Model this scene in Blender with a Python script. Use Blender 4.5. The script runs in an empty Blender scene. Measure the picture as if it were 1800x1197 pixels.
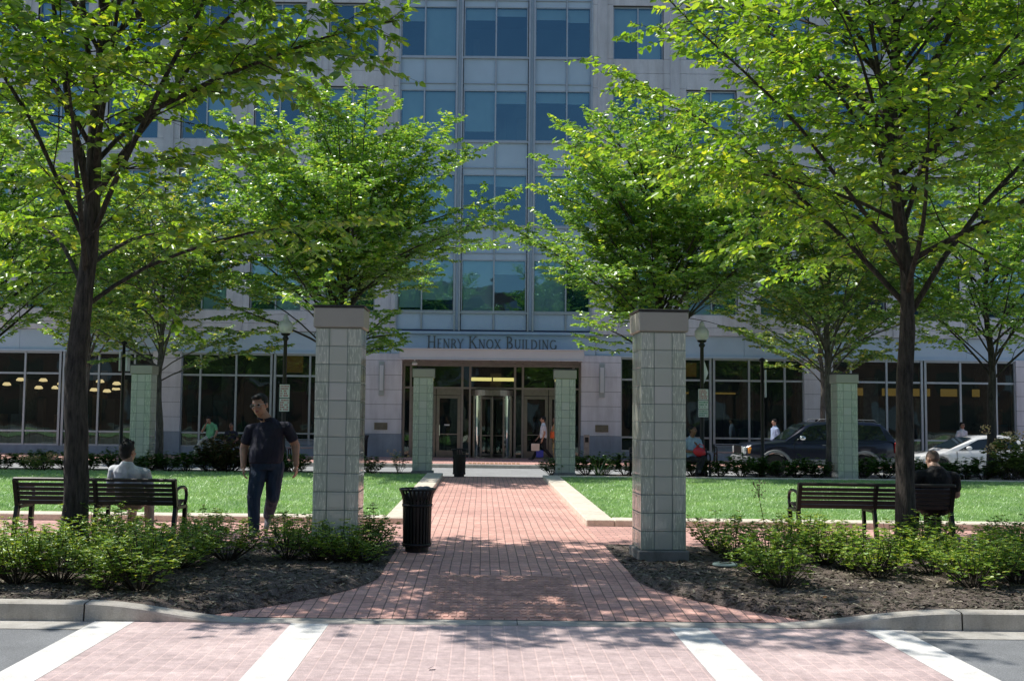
import bpy, bmesh, math, random
import numpy as np
from mathutils import Vector, Matrix
from mathutils.bvhtree import BVHTree

scene = bpy.context.scene
COL = scene.collection
PI = math.pi
rnd = random.Random(7)

# ------------------------------------------------------------------ camera model (used once to turn measured points into metres)
FPX, CX, CY, EYE = 1900.0, 850.0, 598.5, 1.6
PITCH, ROLL = math.atan(130 / 1900.0), 0.011

def ray(px, py):
    u = (px - CX) / FPX; v = (CY - py) / FPX
    x = u * math.cos(ROLL) - v * math.sin(ROLL); y = u * math.sin(ROLL) + v * math.cos(ROLL)
    return x, math.cos(PITCH) - y * math.sin(PITCH), math.sin(PITCH) + y * math.cos(PITCH)

def G(px, py, z=0.0):
    d = ray(px, py); t = (z - EYE) / d[2]
    return d[0] * t, d[1] * t

def F(px, py, Y):
    d = ray(px, py); t = Y / d[1]
    return d[0] * t, EYE + d[2] * t

# ------------------------------------------------------------------ object helpers
def tag(o, label=None, cat=None, group=None, kind=None):
    if label: o['label'] = label
    if cat: o['category'] = cat
    if group: o['group'] = group
    if kind: o['kind'] = kind
    return o

def empty(name, loc=(0, 0, 0), rz=0.0, label=None, cat=None, group=None):
    o = bpy.data.objects.new(name, None); COL.objects.link(o)
    o.location = loc; o.rotation_euler = (0, 0, rz); o.empty_display_size = 0.2
    return tag(o, label, cat, group)

def link(name, me, parent=None):
    o = bpy.data.objects.new(name, me); COL.objects.link(o)
    if parent: o.parent = parent
    return o

def copy_tree(o, parent=None):
    c = o.copy(); COL.objects.link(c)
    if parent: c.parent = parent
    for ch in list(o.children): copy_tree(ch, c)
    return c

class MB:
    """collects shapes, builds ONE mesh object"""
    def __init__(s): s.v = []; s.f = []; s.m = []
    def add(s, vs, fs, mi=0):
        b = len(s.v); s.v.extend(tuple(p) for p in vs)
        for f in fs: s.f.append(tuple(b + i for i in f)); s.m.append(mi)
        return s
    def box(s, x0, x1, y0, y1, z0, z1, mi=0, bev=0.0):
        if bev <= 0:
            vs = [(x0,y0,z0),(x1,y0,z0),(x1,y1,z0),(x0,y1,z0),(x0,y0,z1),(x1,y0,z1),(x1,y1,z1),(x0,y1,z1)]
            return s.add(vs, [(0,3,2,1),(4,5,6,7),(0,1,5,4),(1,2,6,5),(2,3,7,6),(3,0,4,7)], mi)
        b = bev; vs = []
        for (z, i) in ((z0, b), (z0 + b, 0), (z1 - b, 0), (z1, b)):
            c = b
            xa, xb, ya, yb = x0 + i, x1 - i, y0 + i, y1 - i
            c = b if i == 0 else b * .4
            vs += [(xa + c, ya, z), (xb - c, ya, z), (xb, ya + c, z), (xb, yb - c, z), (xb - c, yb, z), (xa + c, yb, z), (xa, yb - c, z), (xa, ya + c, z)]
        fs = [tuple(range(7, -1, -1)), tuple(range(24, 32))]
        for r in range(3):
            for k in range(8):
                a = r * 8 + k; d = r * 8 + (k + 1) % 8
                fs.append((a, d, d + 8, a + 8))
        return s.add(vs, fs, mi)
    def obox(s, c, ax, ay, az, mi=0):
        c = Vector(c); ax = Vector(ax); ay = Vector(ay); az = Vector(az); vs = []
        for k in (-1, 1):
            for (i, j) in ((-1,-1),(1,-1),(1,1),(-1,1)): vs.append(c + ax*i + ay*j + az*k)
        return s.add(vs, [(0,3,2,1),(4,5,6,7),(0,1,5,4),(1,2,6,5),(2,3,7,6),(3,0,4,7)], mi)
    def bar(s, a, b, w, d, up=(0,0,1), mi=0):
        a = Vector(a); b = Vector(b); t = b - a; L = t.length; t.normalize()
        u = Vector(up); r = t.cross(u)
        if r.length < 1e-4: r = t.cross(Vector((1,0,0)))
        r.normalize(); u = r.cross(t).normalized()
        return s.obox((a + b) / 2, t * (L / 2), r * (w / 2), u * (d / 2), mi)
    def tube(s, pts, rad, n=8, mi=0, caps=True):
        pts = [Vector(p) for p in pts]
        if not hasattr(rad, '__len__'): rad = [rad] * len(pts)
        base = len(s.v); prev = None
        for i, p in enumerate(pts):
            t = (pts[min(i + 1, len(pts) - 1)] - pts[max(i - 1, 0)])
            if t.length < 1e-9: t = Vector((0, 0, 1))
            t.normalize()
            if prev is None:
                r = t.cross(Vector((0, 1, 0)))
                if r.length < .1: r = t.cross(Vector((1, 0, 0)))
            else:
                r = prev - t * prev.dot(t)
            r.normalize(); prev = r; u = t.cross(r)
            for k in range(n):
                a = 2 * PI * k / n
                q = p + (r * math.cos(a) + u * math.sin(a)) * rad[i]
                s.v.append((q.x, q.y, q.z))
        for i in range(len(pts) - 1):
            for k in range(n):
                a = base + i * n + k; b = base + i * n + (k + 1) % n
                s.f.append((a, b, b + n, a + n)); s.m.append(mi)
        if caps:
            s.f.append(tuple(base + n - 1 - k for k in range(n))); s.m.append(mi)
            e = base + (len(pts) - 1) * n
            s.f.append(tuple(e + k for k in range(n))); s.m.append(mi)
        return s
    def lathe(s, prof, n=24, c=(0, 0), mi=0):
        base = len(s.v)
        for (r, z) in prof:
            for k in range(n):
                a = 2 * PI * k / n; s.v.append((c[0] + r * math.cos(a), c[1] + r * math.sin(a), z))
        for i in range(len(prof) - 1):
            for k in range(n):
                a = base + i * n + k; b = base + i * n + (k + 1) % n
                s.f.append((a, b, b + n, a + n)); s.m.append(mi)
        return s
    def ell(s, c, r, mi=0, n=16, m=10, rot=None):
        base = len(s.v); c = Vector(c)
        for i in range(m + 1):
            th = PI * i / m
            for k in range(n):
                ph = 2 * PI * k / n
                p = Vector((r[0] * math.sin(th) * math.cos(ph), r[1] * math.sin(th) * math.sin(ph), -r[2] * math.cos(th)))
                if rot: p = rot @ p
                p += c; s.v.append((p.x, p.y, p.z))
        for i in range(m):
            for k in range(n):
                a = base + i * n + k; b = base + i * n + (k + 1) % n
                s.f.append((a, b, b + n, a + n)); s.m.append(mi)
        return s
    def mesh(s, name, mats, smooth=False):
        me = bpy.data.meshes.new(name); me.from_pydata(s.v, [], s.f)
        for m in (mats if isinstance(mats, (list, tuple)) else [mats]): me.materials.append(m)
        me.polygons.foreach_set('material_index', np.array(s.m, dtype=np.int32))
        if smooth: me.polygons.foreach_set('use_smooth', np.ones(len(s.f), dtype=bool))
        me.validate(); me.update(); return me
    def build(s, name, mats, parent=None, smooth=False, auto=None):
        me = s.mesh(name, mats, smooth)
        o = link(name, me, parent)
        if auto:
            try: me.set_sharp_from_angle(angle=math.radians(auto))
            except Exception: pass
        return o

def quads_mesh(name, V, Q, mats, midx=None):
    """fast mesh from numpy arrays: V (n,3), Q (m,k)"""
    me = bpy.data.meshes.new(name); k = Q.shape[1]
    me.vertices.add(len(V)); me.vertices.foreach_set('co', np.ascontiguousarray(V, dtype=np.float32).ravel())
    me.loops.add(Q.size); me.loops.foreach_set('vertex_index', np.ascontiguousarray(Q, dtype=np.int32).ravel())
    me.polygons.add(len(Q)); me.polygons.foreach_set('loop_start', np.arange(0, Q.size, k, dtype=np.int32))
    for m in (mats if isinstance(mats, (list, tuple)) else [mats]): me.materials.append(m)
    if midx is not None: me.polygons.foreach_set('material_index', np.asarray(midx, dtype=np.int32))
    me.update(calc_edges=True); return me

# ------------------------------------------------------------------ materials
class NT:
    def __init__(s, name):
        s.mat = bpy.data.materials.new(name); s.mat.use_nodes = True
        s.t = s.mat.node_tree; s.t.nodes.clear()
        s.out = s.n('ShaderNodeOutputMaterial')
    def n(s, typ, **kw):
        nd = s.t.nodes.new(typ)
        for k, v in kw.items():
            if k[0] == '_': setattr(nd, k[1:], v)
            else: nd.inputs[k].default_value = v
        return nd
    def l(s, a, b): s.t.links.new(a, b)
    def coord(s, scale=(1, 1, 1), rot=(0, 0, 0), src='Object', loc=(0, 0, 0)):
        tc = s.n('ShaderNodeTexCoord'); mp = s.n('ShaderNodeMapping')
        mp.inputs['Scale'].default_value = scale; mp.inputs['Rotation'].default_value = rot; mp.inputs['Location'].default_value = loc
        s.l(tc.outputs[src], mp.inputs['Vector']); return mp.outputs['Vector']
    def noise(s, vec, scale, detail=4.0, rough=.55):
        nd = s.n('ShaderNodeTexNoise'); nd.inputs['Scale'].default_value = scale; nd.inputs['Detail'].default_value = detail
        nd.inputs['Roughness'].default_value = rough; s.l(vec, nd.inputs['Vector']); return nd.outputs['Fac']
    def ramp(s, fac, stops):
        r = s.n('ShaderNodeValToRGB'); e = r.color_ramp.elements
        while len(e) < len(stops): e.new(0.5)
        for el, (p, c) in zip(e, stops): el.position = p; el.color = (c[0], c[1], c[2], 1)
        s.l(fac, r.inputs['Fac']); return r.outputs['Color']
    def mixc(s, a, b, fac, mode='MIX'):
        m = s.n('ShaderNodeMix', _data_type='RGBA', _blend_type=mode)
        for sock, val in ((m.inputs[6], a), (m.inputs[7], b), (m.inputs[0], fac)):
            if hasattr(val, 'is_linked'): s.l(val, sock)
            elif isinstance(val, (int, float)): sock.default_value = val
            else: sock.default_value = (val[0], val[1], val[2], 1)
        return m.outputs[2]
    def bump(s, h, strength=.3, dist=.01):
        b = s.n('ShaderNodeBump'); b.inputs['Strength'].default_value = strength; b.inputs['Distance'].default_value = dist
        s.l(h, b.inputs['Height']); return b.outputs['Normal']
    def pbr(s, color, rough=.6, metal=0.0, normal=None, **kw):
        p = s.n('ShaderNodeBsdfPrincipled')
        if hasattr(color, 'is_linked'): s.l(color, p.inputs['Base Color'])
        else: p.inputs['Base Color'].default_value = (color[0], color[1], color[2], 1)
        if hasattr(rough, 'is_linked'): s.l(rough, p.inputs['Roughness'])
        else: p.inputs['Roughness'].default_value = rough
        p.inputs['Metallic'].default_value = metal
        for k, v in kw.items(): p.inputs[k].default_value = v
        if normal is not None: s.l(normal, p.inputs['Normal'])
        return p
    def done(s, sh):
        s.l(sh.outputs[0] if not hasattr(sh, 'is_linked') else sh, s.out.inputs['Surface']); return s.mat

def simple(name, col, rough=.6, metal=0.0, var=.25, scale=6.0, bump=.15, bscale=40.0, bdist=.004, **kw):
    t = NT(name); v = t.coord()
    n = t.noise(v, scale, 5); lo = tuple(c * (1 - var) for c in col); hi = tuple(min(1, c * (1 + var)) for c in col)
    c = t.ramp(n, [(.3, lo), (.7, hi)])
    nb = t.noise(v, bscale, 3)
    return t.done(t.pbr(c, rough, metal, t.bump(nb, bump, bdist), **kw))

def paver_mat(name, c1, c2, mortar, bw, bh, rot, rough=.8, msize=.006, dirt=.35, wear=(.75, 1.2), bstr=.5):
    t = NT(name); v = t.coord(rot=(0, 0, rot))
    wob = t.noise(v, 3.0, 2)
    b = t.n('ShaderNodeTexBrick'); b.offset = .5; b.squash = 1.0
    b.inputs['Scale'].default_value = 1.0; b.inputs['Brick Width'].default_value = bw; b.inputs['Row Height'].default_value = bh
    b.inputs['Mortar Size'].default_value = msize; b.inputs['Mortar Smooth'].default_value = .3; b.inputs['Bias'].default_value = 0.0
    b.inputs['Color1'].default_value = (*c1, 1); b.inputs['Color2'].default_value = (*c2, 1); b.inputs['Mortar'].default_value = (*mortar, 1)
    vm = t.n('ShaderNodeVectorMath', _operation='ADD'); sc = t.n('ShaderNodeVectorMath', _operation='SCALE')
    nn = t.n('ShaderNodeTexNoise'); nn.inputs['Scale'].default_value = 1.3; t.l(v, nn.inputs['Vector'])
    t.l(nn.outputs['Color'], sc.inputs[0]); sc.inputs['Scale'].default_value = .018
    t.l(v, vm.inputs[0]); t.l(sc.outputs[0], vm.inputs[1]); t.l(vm.outputs[0], b.inputs['Vector'])
    g = t.noise(v, 14.0, 6, .65); big = t.noise(v, .7, 4)
    spk = t.noise(v, 160.0, 2)
    c = t.mixc(b.outputs['Color'], t.ramp(g, [(.25, (wear[0],) * 3), (.75, (wear[1],) * 3)]), 1.0, 'MULTIPLY')
    c = t.mixc(c, t.ramp(big, [(.3, (1 - dirt, 1 - dirt, 1 - dirt * .9)), (.7, (1.08, 1.08, 1.08))]), 1.0, 'MULTIPLY')
    c = t.mixc(c, t.ramp(spk, [(.35, (.72, .72, .72)), (.65, (1.2, 1.2, 1.2))]), .8, 'MULTIPLY')
    st = t.noise(t.coord(scale=(.22, 2.6, 1)), 1.4, 5, .65)
    c = t.mixc(c, t.ramp(st, [(.34, (.80, .79, .80)), (.58, (1.04, 1.04, 1.04))]), .85, 'MULTIPLY')
    inv = t.n('ShaderNodeMath', _operation='SUBTRACT'); inv.inputs[0].default_value = 1.0; t.l(b.outputs['Fac'], inv.inputs[1])
    add = t.n('ShaderNodeMath', _operation='MULTIPLY_ADD'); t.l(g, add.inputs[0]); add.inputs[1].default_value = .35; t.l(inv.outputs[0], add.inputs[2])
    return t.done(t.pbr(c, rough, 0, t.bump(add.outputs[0], bstr, .006)))

def leaf_mat(name, dark, mid, light, yellow, trans=.45, gloss=.12, rough=.35, bright=1.0, tint=(2.1, 2.0, .75)):
    t = NT(name)
    gi = t.n('ShaderNodeNewGeometry')
    c = t.ramp(gi.outputs['Random Per Island'], [(0.0, dark), (.4, mid), (.82, light), (.97, yellow)])
    big = t.noise(t.coord(), .9, 3)
    c = t.mixc(c, t.ramp(big, [(.3, (.72, .8, .75)), (.7, (1.2, 1.12, .95))]), 1.0, 'MULTIPLY')
    d = t.n('ShaderNodeBsdfDiffuse'); t.l(c, d.inputs['Color'])
    tr = t.n('ShaderNodeBsdfTranslucent')
    ct = t.mixc(c, (tint[0] * bright, tint[1] * bright, tint[2] * bright), 1.0, 'MULTIPLY'); t.l(ct, tr.inputs['Color'])
    m = t.n('ShaderNodeMixShader'); m.inputs[0].default_value = trans; t.l(d.outputs[0], m.inputs[1]); t.l(tr.outputs[0], m.inputs[2])
    g = t.n('ShaderNodeBsdfGlossy'); g.inputs['Roughness'].default_value = rough; g.inputs['Color'].default_value = (.9, 1, .9, 1)
    m2 = t.n('ShaderNodeMixShader'); m2.inputs[0].default_value = gloss; t.l(m.outputs[0], m2.inputs[1]); t.l(g.outputs[0], m2.inputs[2])
    return t.done(m2)

def pane_mat(name, tint, refl, body, bfac, rough=.02):
    """tinted architectural glass: see-through mixed with a mirror-like coat"""
    t = NT(name); v = t.coord()
    tr = t.n('ShaderNodeBsdfTransparent'); tr.inputs['Color'].default_value = (*tint, 1)
    gl = t.n('ShaderNodeBsdfGlossy'); gl.inputs['Color'].default_value = (*refl, 1); gl.inputs['Roughness'].default_value = rough
    nb = t.noise(v, .55, 2); nb2 = t.noise(v, 2.0, 1)
    t.l(t.bump(nb, .25, .05), gl.inputs['Normal'])
    fr = t.n('ShaderNodeFresnel'); fr.inputs['IOR'].default_value = 1.5
    ad = t.n('ShaderNodeMath', _operation='MULTIPLY_ADD'); t.l(fr.outputs[0], ad.inputs[0]); ad.inputs[1].default_value = 1.0; ad.inputs[2].default_value = bfac
    ad.use_clamp = True
    m = t.n('ShaderNodeMixShader'); t.l(ad.outputs[0], m.inputs[0]); t.l(tr.outputs[0], m.inputs[1]); t.l(gl.outputs[0], m.inputs[2])
    d = t.n('ShaderNodeBsdfDiffuse'); d.inputs['Color'].default_value = (*body, 1)
    m2 = t.n('ShaderNodeMixShader'); m2.inputs[0].default_value = .12; t.l(m.outputs[0], m2.inputs[1]); t.l(d.outputs[0], m2.inputs[2])
    return t.done(m2)

def emit(name, col, s):
    t = NT(name); e = t.n('ShaderNodeEmission'); e.inputs['Color'].default_value = (*col, 1); e.inputs['Strength'].default_value = s
    return t.done(e)

def bark_mat(name, dark, light):
    t = NT(name); v = t.coord(scale=(1, 1, .16))
    n = t.noise(v, 30.0, 6, .7); w = t.noise(t.coord(), 3.0, 4)
    c = t.ramp(n, [(.32, dark), (.62, light)])
    c = t.mixc(c, t.ramp(w, [(.3, (.7, .7, .75)), (.7, (1.2, 1.15, 1.1))]), 1.0, 'MULTIPLY')
    return t.done(t.pbr(c, .9, 0, t.bump(n, 1.0, .05)))

def mulch_mat():
    t = NT('mulch'); v = t.coord()
    a = t.noise(v, 70.0, 5, .7); b = t.noise(t.coord(scale=(1, 2.3, 1), rot=(0, 0, .7)), 110.0, 3); big = t.noise(v, 1.1, 4)
    c = t.ramp(a, [(.3, (.05, .04, .034)), (.5, (.20, .165, .145)), (.72, (.48, .42, .38))])
    c = t.mixc(c, t.ramp(b, [(.35, (.6, .6, .6)), (.7, (1.35, 1.3, 1.25))]), 1.0, 'MULTIPLY')
    c = t.mixc(c, t.ramp(big, [(.3, (.7, .7, .72)), (.7, (1.25, 1.2, 1.15))]), 1.0, 'MULTIPLY')
    return t.done(t.pbr(c, .95, 0, t.bump(a, 1.0, .03)))

def concrete_mat(name, col, stain=.3, scale=2.0):
    t = NT(name); v = t.coord()
    a = t.noise(v, scale, 6, .6); b = t.noise(v, 90, 3); s = t.noise(t.coord(scale=(1, 1, .25)), 9, 5, .7)
    c = t.ramp(a, [(.3, tuple(x * (1 - stain) for x in col)), (.68, tuple(min(1, x * 1.1) for x in col))])
    c = t.mixc(c, t.ramp(b, [(.3, (.8, .8, .8)), (.7, (1.12, 1.12, 1.12))]), .8, 'MULTIPLY')
    c = t.mixc(c, t.ramp(s, [(.35, (.72, .7, .66)), (.6, (1, 1, 1))]), .6, 'MULTIPLY')
    return t.done(t.pbr(c, .85, 0, t.bump(b, .35, .005)))

def asphalt_mat():
    t = NT('asphalt'); v = t.coord()
    a = t.noise(v, 220, 2, .6); b = t.noise(v, 1.2, 5)
    c = t.ramp(a, [(.3, (.10, .104, .11)), (.6, (.27, .28, .29)), (.75, (.46, .46, .46))])
    c = t.mixc(c, t.ramp(b, [(.3, (.75, .75, .75)), (.7, (1.2, 1.2, 1.2))]), 1.0, 'MULTIPLY')
    return t.done(t.pbr(c, .85, 0, t.bump(a, .5, .006)))

def stone_mat(name, col, var=.1):
    t = NT(name); v = t.coord()
    a = t.noise(v, .9, 5, .6); b = t.noise(v, 55, 3); s = t.noise(t.coord(scale=(1, 1, .12)), 2.2, 5, .7)
    c = t.ramp(a, [(.3, tuple(x * (1 - var) for x in col)), (.7, tuple(x * (1 + var) for x in col))])
    c = t.mixc(c, t.ramp(b, [(.3, (.88, .88, .88)), (.7, (1.08, 1.08, 1.08))]), 1.0, 'MULTIPLY')
    c = t.mixc(c, t.ramp(s, [(.3, (.68, .67, .66)), (.6, (1, 1, 1))]), .7, 'MULTIPLY')
    return t.done(t.pbr(c, .75, 0, t.bump(b, .15, .003)))

def glassblock_mat():
    t = NT('glass_block'); v = t.coord()
    tc = t.n('ShaderNodeTexCoord'); sp = t.n('ShaderNodeSeparateXYZ'); t.l(tc.outputs['Object'], sp.inputs[0])
    def mth(op, a, b=None):
        m = t.n('ShaderNodeMath', _operation=op)
        for k, q in enumerate((a, b)):
            if q is None: continue
            if hasattr(q, 'is_linked'): t.l(q, m.inputs[k])
            else: m.inputs[k].default_value = q
        return m.outputs[0]
    ends = mth('GREATER_THAN', mth('MINIMUM', mth('ABSOLUTE', sp.outputs[0]), mth('ABSOLUTE', sp.outputs[1])), .104)
    wv = t.noise(t.coord(scale=(1, 1, .10)), 42.0, 2, .45)
    gi = t.n('ShaderNodeNewGeometry')
    base = t.ramp(gi.outputs['Random Per Island'], [(0, (.86, .90, .79)), (.5, (.94, .97, .86)), (.92, (1.0, 1.0, .93))])
    glint_streak = t.ramp(wv, [(.40, (.80, .84, .80)), (.49, (.94, .97, .93)), (.515, (1.45, 1.45, 1.4)), (.54, (.94, .97, .93)), (.66, (.86, .90, .86))])  # sparkle of the end blocks painted into the colour as bright strands
    c = t.mixc(base, t.mixc((1, 1, 1), glint_streak, ends), 1.0, 'MULTIPLY')
    bn = t.bump(wv, .22, .008)
    gl = t.pbr(c, .06, 0, bn); gl.inputs['Transmission Weight'].default_value = 1.0; gl.inputs['IOR'].default_value = 1.3
    tl = t.n('ShaderNodeBsdfTranslucent'); t.l(c, tl.inputs['Color'])
    d = t.pbr(c, .12, 0, bn); d.inputs['Coat Weight'].default_value = 1.0; d.inputs['Coat Roughness'].default_value = .04
    m0 = t.n('ShaderNodeMixShader'); m0.inputs[0].default_value = .22; t.l(d.outputs[0], m0.inputs[1]); t.l(tl.outputs[0], m0.inputs[2])
    mx = t.n('ShaderNodeMixShader'); mx.inputs[0].default_value = .30; t.l(m0.outputs[0], mx.inputs[1]); t.l(gl.outputs[0], mx.inputs[2])
    return t.done(mx)

M = {}
M['brick'] = paver_mat('brick_paving', (.88, .52, .43), (.75, .42, .345), (.30, .19, .16), .205, .104, PI / 2, dirt=.2)
M['brick_cross'] = paver_mat('brick_paving_cross', (.80, .47, .40), (.70, .39, .33), (.28, .19, .165), .205, .104, 0, dirt=.2)
M['crosspaver'] = paver_mat('crosswalk_paving', (.68, .535, .51), (.59, .46, .445), (.76, .58, .54), .205, .102, PI / 2, msize=.007, dirt=.2, wear=(.76, 1.2), bstr=.4)
M['tactile'] = simple('tactile_paving', (.56, .33, .27), .85, var=.3, scale=9)
M['white_band'] = concrete_mat('white_concrete', (.82, .81, .78), .16, 3)
M['kerb'] = concrete_mat('kerb_concrete', (.52, .49, .44), .25, 3)
M['kerb_white'] = concrete_mat('pale_kerb_stone', (.80, .72, .60), .12, 2)
M['gutter'] = concrete_mat('gutter_concrete', (.50, .48, .44), .25, 2.5)
M['farstreet'] = concrete_mat('street_surface', (.36, .37, .38), .12, 1.5)
M['asphalt'] = asphalt_mat()
M['mulch'] = mulch_mat()
M['soil'] = simple('lawn_soil', (.24, .36, .16), .95, var=.4, scale=2)
M['terrain'] = simple('terrain', (.12, .13, .10), .95, var=.3, scale=.3)
M['stone'] = stone_mat('limestone', (.68, .67, .70))
M['stone_trim'] = stone_mat('limestone_trim', (.62, .615, .65))
M['granite'] = stone_mat('grey_granite', (.30, .34, .40), .15)
M['panel'] = simple('grey_metal_panel', (.45, .56, .66), .5, 0.1, var=.06, scale=.8, bump=.03, bscale=3)
M['panel_dark'] = simple('panel_joint', (.05, .06, .075), .6, var=.1)
M['frame'] = simple('silver_frame', (.42, .45, .48), .4, .5, var=.08, bump=.02)
M['bronze'] = simple('entrance_frame', (.30, .265, .25), .4, .5, var=.1, bump=.03)
M['steel'] = simple('brushed_steel', (.27, .245, .22), .3, .8, var=.12, bump=.05, bscale=80)
M['glass_up'] = pane_mat('window_glass', (.88, .97, 1.0), (.45, .78, .98), (.02, .12, .18), .19)
M['glass_low'] = pane_mat('shopfront_glass', (.50, .58, .56), (.62, .78, .74), (.06, .085, .085), .10)
M['blind'] = simple('blind', (.66, .95, 1.0), .8, var=.1, scale=1.0, bump=.05)
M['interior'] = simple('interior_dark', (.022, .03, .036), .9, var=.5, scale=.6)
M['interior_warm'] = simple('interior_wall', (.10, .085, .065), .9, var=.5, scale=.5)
M['pend'] = emit('pendant_glow', (1.0, .70, .36), 1.7)
M['yellow_strip'] = emit('yellow_light', (1.0, .60, .14), .2)
M['yellow_bright'] = emit('lobby_light', (1.0, .78, .28), 1.8)
M['letter'] = simple('bronze_lettering', (.15, .15, .135), .5, .4, var=.1)
M['glassblock'] = glassblock_mat()
M['mortar'] = simple('block_mortar', (.20, .25, .22), .8, var=.15)
M['cap'] = simple('pillar_cap_metal', (.38, .36, .315), .55, .15, var=.06, scale=2, bump=.04)
M['captop'] = simple('cap_top', (.03, .03, .032), .5, var=.1)
M['plinth'] = concrete_mat('plinth_concrete', (.28, .27, .25), .3, 4)
M['black'] = simple('black_metal', (.014, .014, .015), .42, .3, var=.2, bump=.05)
M['benchslat'] = simple('bench_slat', (.042, .036, .036), .42, .1, var=.25, scale=5, bump=.1)
M['benchgrey'] = simple('bench_grey_slat', (.20, .22, .25), .5, .1, var=.15, scale=5)
M['liner'] = simple('bin_liner', (.10, .10, .105), .3, var=.2)
t_ = NT('lamp_globe'); d_ = t_.n('ShaderNodeBsdfDiffuse'); d_.inputs['Color'].default_value = (.92, .94, .96, 1); l_ = t_.n('ShaderNodeBsdfTranslucent'); l_.inputs['Color'].default_value = (.95, .97, 1, 1)
x_ = t_.n('ShaderNodeMixShader'); x_.inputs[0].default_value = .5; t_.l(d_.outputs[0], x_.inputs[1]); t_.l(l_.outputs[0], x_.inputs[2]); g_ = t_.n('ShaderNodeBsdfGlossy'); g_.inputs['Roughness'].default_value = .15
y_ = t_.n('ShaderNodeMixShader'); y_.inputs[0].default_value = .08; t_.l(x_.outputs[0], y_.inputs[1]); t_.l(g_.outputs[0], y_.inputs[2]); M['globe'] = t_.done(y_)
M['signwhite'] = simple('sign_white', (.72, .72, .70), .5, var=.06)
M['signred'] = simple('sign_red', (.45, .08, .08), .5, var=.05)
M['signgreen'] = simple('sign_green', (.05, .25, .12), .5, var=.05)
M['banner'] = simple('banner_cloth', (.75, .76, .78), .8, var=.05)
M['plaque'] = simple('brass_plaque', (.17, .15, .11), .5, .5, var=.2)
M['bark'] = bark_mat('bark', (.008, .0075, .007), (.095, .082, .072))
M['bark_grey'] = bark_mat('grey_bark', (.05, .045, .04), (.19, .175, .16))
M['twig'] = simple('twig', (.05, .04, .033), .9, var=.3)
M['leaf_near'] = leaf_mat('leaf_near', (0.074, 0.166, 0.024), (0.140, 0.263, 0.033), (0.221, 0.363, 0.041), (0.427, 0.469, 0.070), .64, .09, .38)
M['leaf_mid'] = leaf_mat('leaf_mid', (0.088, 0.174, 0.045), (0.161, 0.286, 0.061), (0.272, 0.409, 0.083), (0.473, 0.471, 0.109), .58, .13, .35, tint=(1.95, 2.1, .8))
M['leaf_far'] = leaf_mat('leaf_far', (0.074, 0.146, 0.041), (0.149, 0.244, 0.061), (0.254, 0.340, 0.089), (0.572, 0.468, 0.127), .55, .12, .4, tint=(1.8, 2.0, .8))
M['leaf_shrub'] = leaf_mat('leaf_shrub', (0.075, 0.169, 0.037), (0.182, 0.317, 0.058), (0.340, 0.466, 0.091), (0.553, 0.572, 0.136), .3, .08, .4)
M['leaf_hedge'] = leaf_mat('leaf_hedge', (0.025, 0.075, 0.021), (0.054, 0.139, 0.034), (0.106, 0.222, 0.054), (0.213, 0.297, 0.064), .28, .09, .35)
M['leaf_red'] = leaf_mat('leaf_reddish', (0.028, 0.049, 0.021), (0.063, 0.084, 0.035), (0.140, 0.084, 0.049), (0.210, 0.098, 0.056), .25, .08, .45)
M['leaf_pale'] = leaf_mat('leaf_pale', (0.078, 0.130, 0.039), (0.143, 0.208, 0.065), (0.234, 0.299, 0.117), (0.325, 0.351, 0.156), .35, .1, .45)
M['flower'] = leaf_mat('flower_pink', (.50, .30, .24), (.62, .42, .33), (.70, .52, .42), (.8, .62, .52), .3, .03, .6)
M['grass'] = leaf_mat('grass_blade', (0.264, 0.431, 0.162), (0.299, 0.480, 0.180), (0.343, 0.519, 0.211), (0.422, 0.568, 0.288), .35, .10, .45, tint=(1.5, 1.6, 1.1))
M['chip'] = leaf_mat('wood_chip', (.02, .015, .012), (.07, .052, .043), (.17, .14, .12), (.36, .32, .28), 0.0, .05, .6)
M['skin'] = simple('skin', (.36, .20, .135), .5, var=.08, scale=20, bump=.05, bscale=200)
M['skin_dark'] = simple('skin_dark', (.20, .10, .065), .5, var=.08, scale=20, bump=.05)
M['skin_light'] = simple('skin_light', (.50, .31, .23), .5, var=.08, scale=20, bump=.05)
M['hair'] = simple('black_hair', (.004, .0035, .0035), .75, var=.3, scale=40, bump=.8, bscale=90, bdist=.01)
M['stubble'] = simple('shaved_head', (.17, .115, .09), .6, var=.1, scale=30)
def cloth(name, col):
    t = NT(name); v = t.coord(); n = t.noise(v, 6, 4); f = t.noise(t.coord(scale=(1, 1, .55), rot=(.3, .5, 0)), 8, 3, .5)
    c = t.ramp(n, [(.3, tuple(x * .85 for x in col)), (.7, tuple(min(1, x * 1.18) for x in col))])
    c = t.mixc(c, t.ramp(f, [(.35, (.72, .72, .74)), (.6, (1.12, 1.12, 1.12))]), .8, 'MULTIPLY')
    return t.done(t.pbr(c, .85, 0, t.bump(f, .9, .06)))
M['navy'] = cloth('navy_cloth', (.012, .013, .030)); M['denim'] = cloth('denim', (.014, .032, .066)); M['greyshirt'] = cloth('grey_cloth', (.66, .68, .70))
M['blackcloth'] = cloth('black_cloth', (.010, .010, .012)); M['green'] = cloth('green_cloth', (.16, .46, .24)); M['khaki'] = cloth('khaki_cloth', (.52, .50, .44))
M['whitecloth'] = cloth('white_cloth', (.62, .62, .66)); M['bluecloth'] = cloth('light_blue_cloth', (.33, .42, .62)); M['patterned'] = cloth('blue_patterned_cloth', (.30, .40, .50))
M['red'] = simple('red_bag', (.55, .02, .04), .5, var=.1); M['bluebag'] = simple('blue_bag', (.03, .05, .40), .5, var=.1); M['paper'] = simple('paper_bag', (.55, .48, .42), .8, var=.1)
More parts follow.
